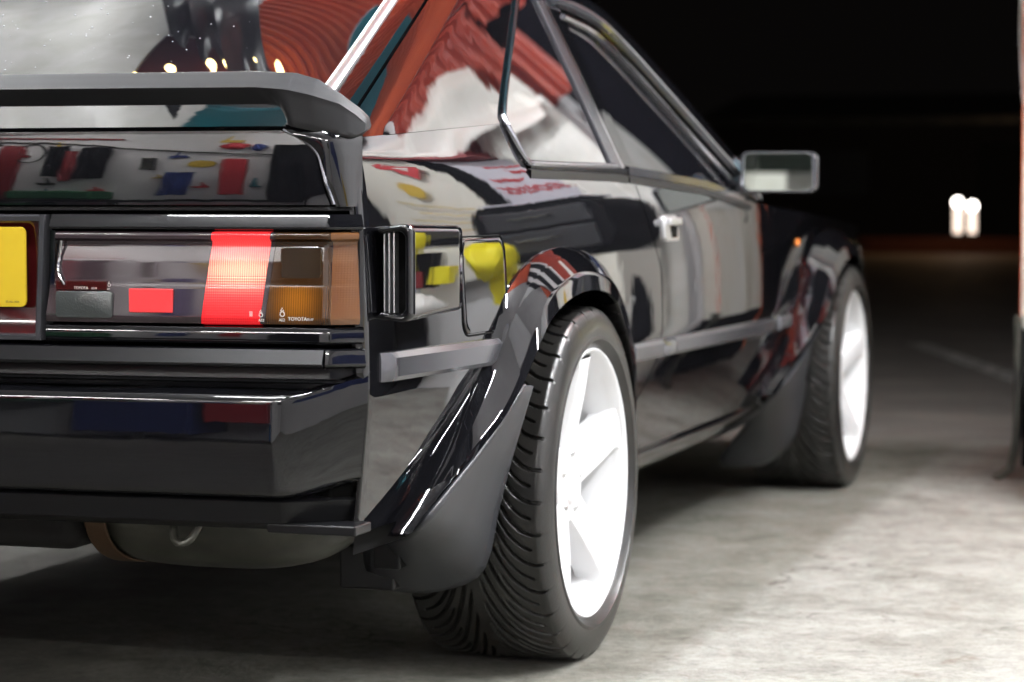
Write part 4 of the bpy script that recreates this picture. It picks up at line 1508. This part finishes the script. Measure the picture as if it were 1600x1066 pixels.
ft = [(.52, -.45, .12), (.62, -.56, .22), (.70, -.74, .29), (.755, -.80, .335), (.772, -.68, .38), (.785, -.56, .43), (.795, -.43, .505)]
fb = [(.515, -.39, .085), (.570, -.385, .085), (.640, -.38, .098), (.70, -.37, .15), (.728, -.37, .28), (.75, -.37, .485)]
flap('mud_flap', (ft, fb), AX_F)

# --- underside at the back: silencer, strap, tow eye
mb = MB()
rows = []
for t in np.linspace(0, 1, 22):
    x = lerp(.18, .64, t)
    k = (1 - abs(2 * t - 1) ** 3.2) ** .5 if 0 < t < 1 else 0.02
    rows.append([(x, -.66 + .17 * k * math.cos(a), .335 + .098 * k * math.sin(a) * (1 + .0)) for a in np.linspace(0, 2 * math.pi, 28, endpoint=False)])
mb.grid(rows, closed=True)
sil = mb.build('silencer', M['iron'], car, angle=60)
mb = MB()
mb.grid([[(x + .03 * (z0 - .335), -.66 + .175 * math.cos(a), .335 + .093 * math.sin(a)) for a in np.linspace(R(150), R(330), 24) for z0 in (.335 + .093 * math.sin(a),)] for x in (.265, .268, .295, .298)])
mb.build('silencer_strap', M['rust'], sil, solid=.004)
mb = MB()
U = [(.470, -.94, .365), (.466, -.955, .335), (.472, -.965, .318), (.485, -.968, .314), (.497, -.965, .320), (.505, -.955, .338), (.510, -.94, .365)]
mb.tube(spline(U, 30), .0055, 10)
mb.build('towing_eye', M['iron'], car)
mb = MB()
mb.box(-.62, .235, -.80, -.48, .268, .36)
mb.build('spare_wheel_well', M['under'], car, bevel=.03, seg=4)

# --- cabin
mb = MB()
mb.box(-.60, .60, -.5, 1.3, .45, .50)
mb.build('cabin_floor', M['seat'], car)

# --- wheels -------------------------------------------------------------
TW = .262
def make_tyre():
    prof = []      # (s across, r, tread weight)
    hw = TW / 2
    for s in np.linspace(-.112, .112, 113):
        prof.append((s, .3055 - .0035 * (s / .112) ** 2, 1))
    out = [(.1155, .3005, .8), (.1195, .2965, .3), (.1235, .290, .0), (.1275, .278, 0), (.130, .264, 0), (.1295, .252, 0), (.1315, .2495, 0), (.1315, .2465, 0), (.128, .2445, 0), (.122, .236, 0), (.116, .232, 0), (.108, .228, 0)]
    full = [(-s, r, w) for s, r, w in out[::-1]] + prof + out
    s = np.array([p[0] for p in full]); r = np.array([p[1] for p in full]); w = np.array([p[2] for p in full])
    NA = 1080
    a = np.linspace(0, 2 * np.pi, NA, endpoint=False)
    NG = 36
    pitch = 2 * np.pi / NG
    q = np.abs(s) / .112
    q1 = np.clip(q, 0, 1)
    AMP, PW = .72, 2.3
    def groove(off, width, q_lo, q_hi, amp, pw):
        sw = amp * (1 - q1) ** pw
        sl = np.sqrt(1 + (.305 * amp * pw * (1 - q1) ** (pw - 1) / .112) ** 2)
        half = np.minimum(.42 * pitch, .5 * width / .305 * sl)
        ph = a[:, None] + sw[None, :] + np.where(s > 0, 0, pitch / 2)[None, :] + off
        dist = np.abs((ph / pitch + .5) % 1 - .5) * pitch
        soft = .35 * half
        g = np.clip((half[None, :] - dist) / soft[None, :], 0, 1)
        fade = np.clip((q - q_lo) / .05, 0, 1) * np.clip((q_hi - q) / .05, 0, 1)
        return g * fade[None, :]
    g1 = groove(0., .0060, .07, 1.3, AMP, PW)
    g2 = groove(pitch * .5, .0046, .40, .93, AMP * .96, PW)
    cen = 0. * g1
    depth = .0068 * np.clip(np.maximum(g1, .85 * g2), 0, 1) * w[None, :]
    rr = r[None, :] - depth
    X = np.broadcast_to(s[None, :], rr.shape)
    Y = rr * np.cos(a)[:, None]
    Z = rr * np.sin(a)[:, None]
    Z = np.maximum(Z, -CZ + .0015)
    V = np.stack([X, Y, Z], -1).reshape(-1, 3)
    NS = len(s)
    i = np.arange(NA)[:, None]; j = np.arange(NS - 1)[None, :]
    f = np.stack([i * NS + j, i * NS + j + 1, ((i + 1) % NA) * NS + j + 1, ((i + 1) % NA) * NS + j], -1).reshape(-1, 4)
    me = bpy.data.meshes.new('tyre')
    me.vertices.add(len(V)); me.vertices.foreach_set('co', V.astype(np.float32).ravel())
    me.loops.add(f.size); me.loops.foreach_set('vertex_index', f.astype(np.int32).ravel())
    me.polygons.add(len(f)); me.polygons.foreach_set('loop_start', np.arange(0, f.size, 4, dtype=np.int32))
    me.update(calc_edges=True)
    me.polygons.foreach_set('use_smooth', np.ones(len(f), bool))
    me.set_sharp_from_angle(angle=R(40))
    me.materials.append(M['tyre'])
    return me
def make_rim():
    """outer face at s = +.118"""
    mb = MB()
    f = .1180
    mb.lathe([(.226, f - .02), (.2315, f - .006), (.2325, f), (.2300, f + .003), (.2270, f + .002), (.2235, f - .003), (.2190, f - .011), (.2165, f - .018), (.2145, f - .026), (.208, f - .040), (.205, f - .07), (.203, f - .14), (.203, f - .22)], (0, 0, 0), 96, 'x')
    mb.lathe([(.226, f - .02), (.2245, f - .06), (.222, f - .2), (.23, f - .235)], (0, 0, 0), 96, 'x')
    return mb
def make_disc():
    mb = MB()
    f = .118
    n5 = 5
    for k in range(n5):
        a0 = 2 * math.pi * k / n5 + R(164)
        rows = []
        for t in np.linspace(0, 1, 14):
            r = lerp(.045, .2155, t)
            w = lerp(.036, .029, t) + .014 * max(0, (t - .86) / .14) ** 2
            x = f - .006 - .034 * (1 - t) ** 1.3
            row = []
            for s_, dh in ((-1, -.05), (-1, -.008), (-.88, -.002), (-.4, .0015), (0, .002), (.4, .0015), (.88, -.002), (1, -.008), (1, -.05)):
                row.append((x + dh, r * math.cos(a0) - s_ * w * math.sin(a0), r * math.sin(a0) + s_ * w * math.cos(a0)))
            rows.append(row)
        mb.grid(rows)
    h = f - .040
    mb.lathe([(.074, h - .03), (.073, h - .004), (.067, h + .003), (.040, h + .004), (.036, h + .008), (.028, h + .011), (.0, h + .012)], (0, 0, 0), 48, 'x')
    return mb
tyre_me = make_tyre()
rim0 = None
for (x, y, side, rot) in ((.677, 0, 1, .35), (-.677, 0, -1, .2), (.668, AX_F, 1, 1.1), (-.668, AX_F, -1, 0.)):
    if rim0 is None:
        w = make_disc().build('wheel', M['rim'], car, angle=40)
        rim0 = w
        rl = make_rim().build('rim_lip', M['rim'], w, angle=40)
        ty = bpy.data.objects.new('tyre', tyre_me); COL.objects.link(ty); ty.parent = w
        mb = MB(); mb.lathe([(.05, .0), (.150, .0), (.150, -.022), (.05, -.022)], (0, 0, 0), 64, 'x')
        bd = mb.build('brake_disc', M['iron'], w)
        mb = MB(); mb.lathe([(.0, -.105), (.20, -.105), (.20, -.115), (.0, -.115)], (0, 0, 0), 48, 'x')
        bp_ = mb.build('back_plate', M['under'], w)
        nuts = []
        for k in range(5):
            a = 2 * math.pi * k / 5 + .2
            mb = MB(); mb.lathe([(.0105, .06), (.0105, .083), (.007, .087), (0, .088)], (0, .051 * math.cos(a), .051 * math.sin(a)), 6, 'x')
            nuts.append(mb.build('wheel_nut', M['bright'], w))
        kids = [rl, ty, bd, bp_] + nuts
    else:
        w = rim0.copy(); COL.objects.link(w)
        for c in kids:
            d = c.copy(); COL.objects.link(d); d.parent = w
    w.parent = car
    w.location = (x, y, CZ)
    if side < 0: w.rotation_euler = (0, 0, math.pi)
    else: w.rotation_euler = (0, 0, 0)
    if y > 1 and side > 0:
        for c in [w]: pass
#@END
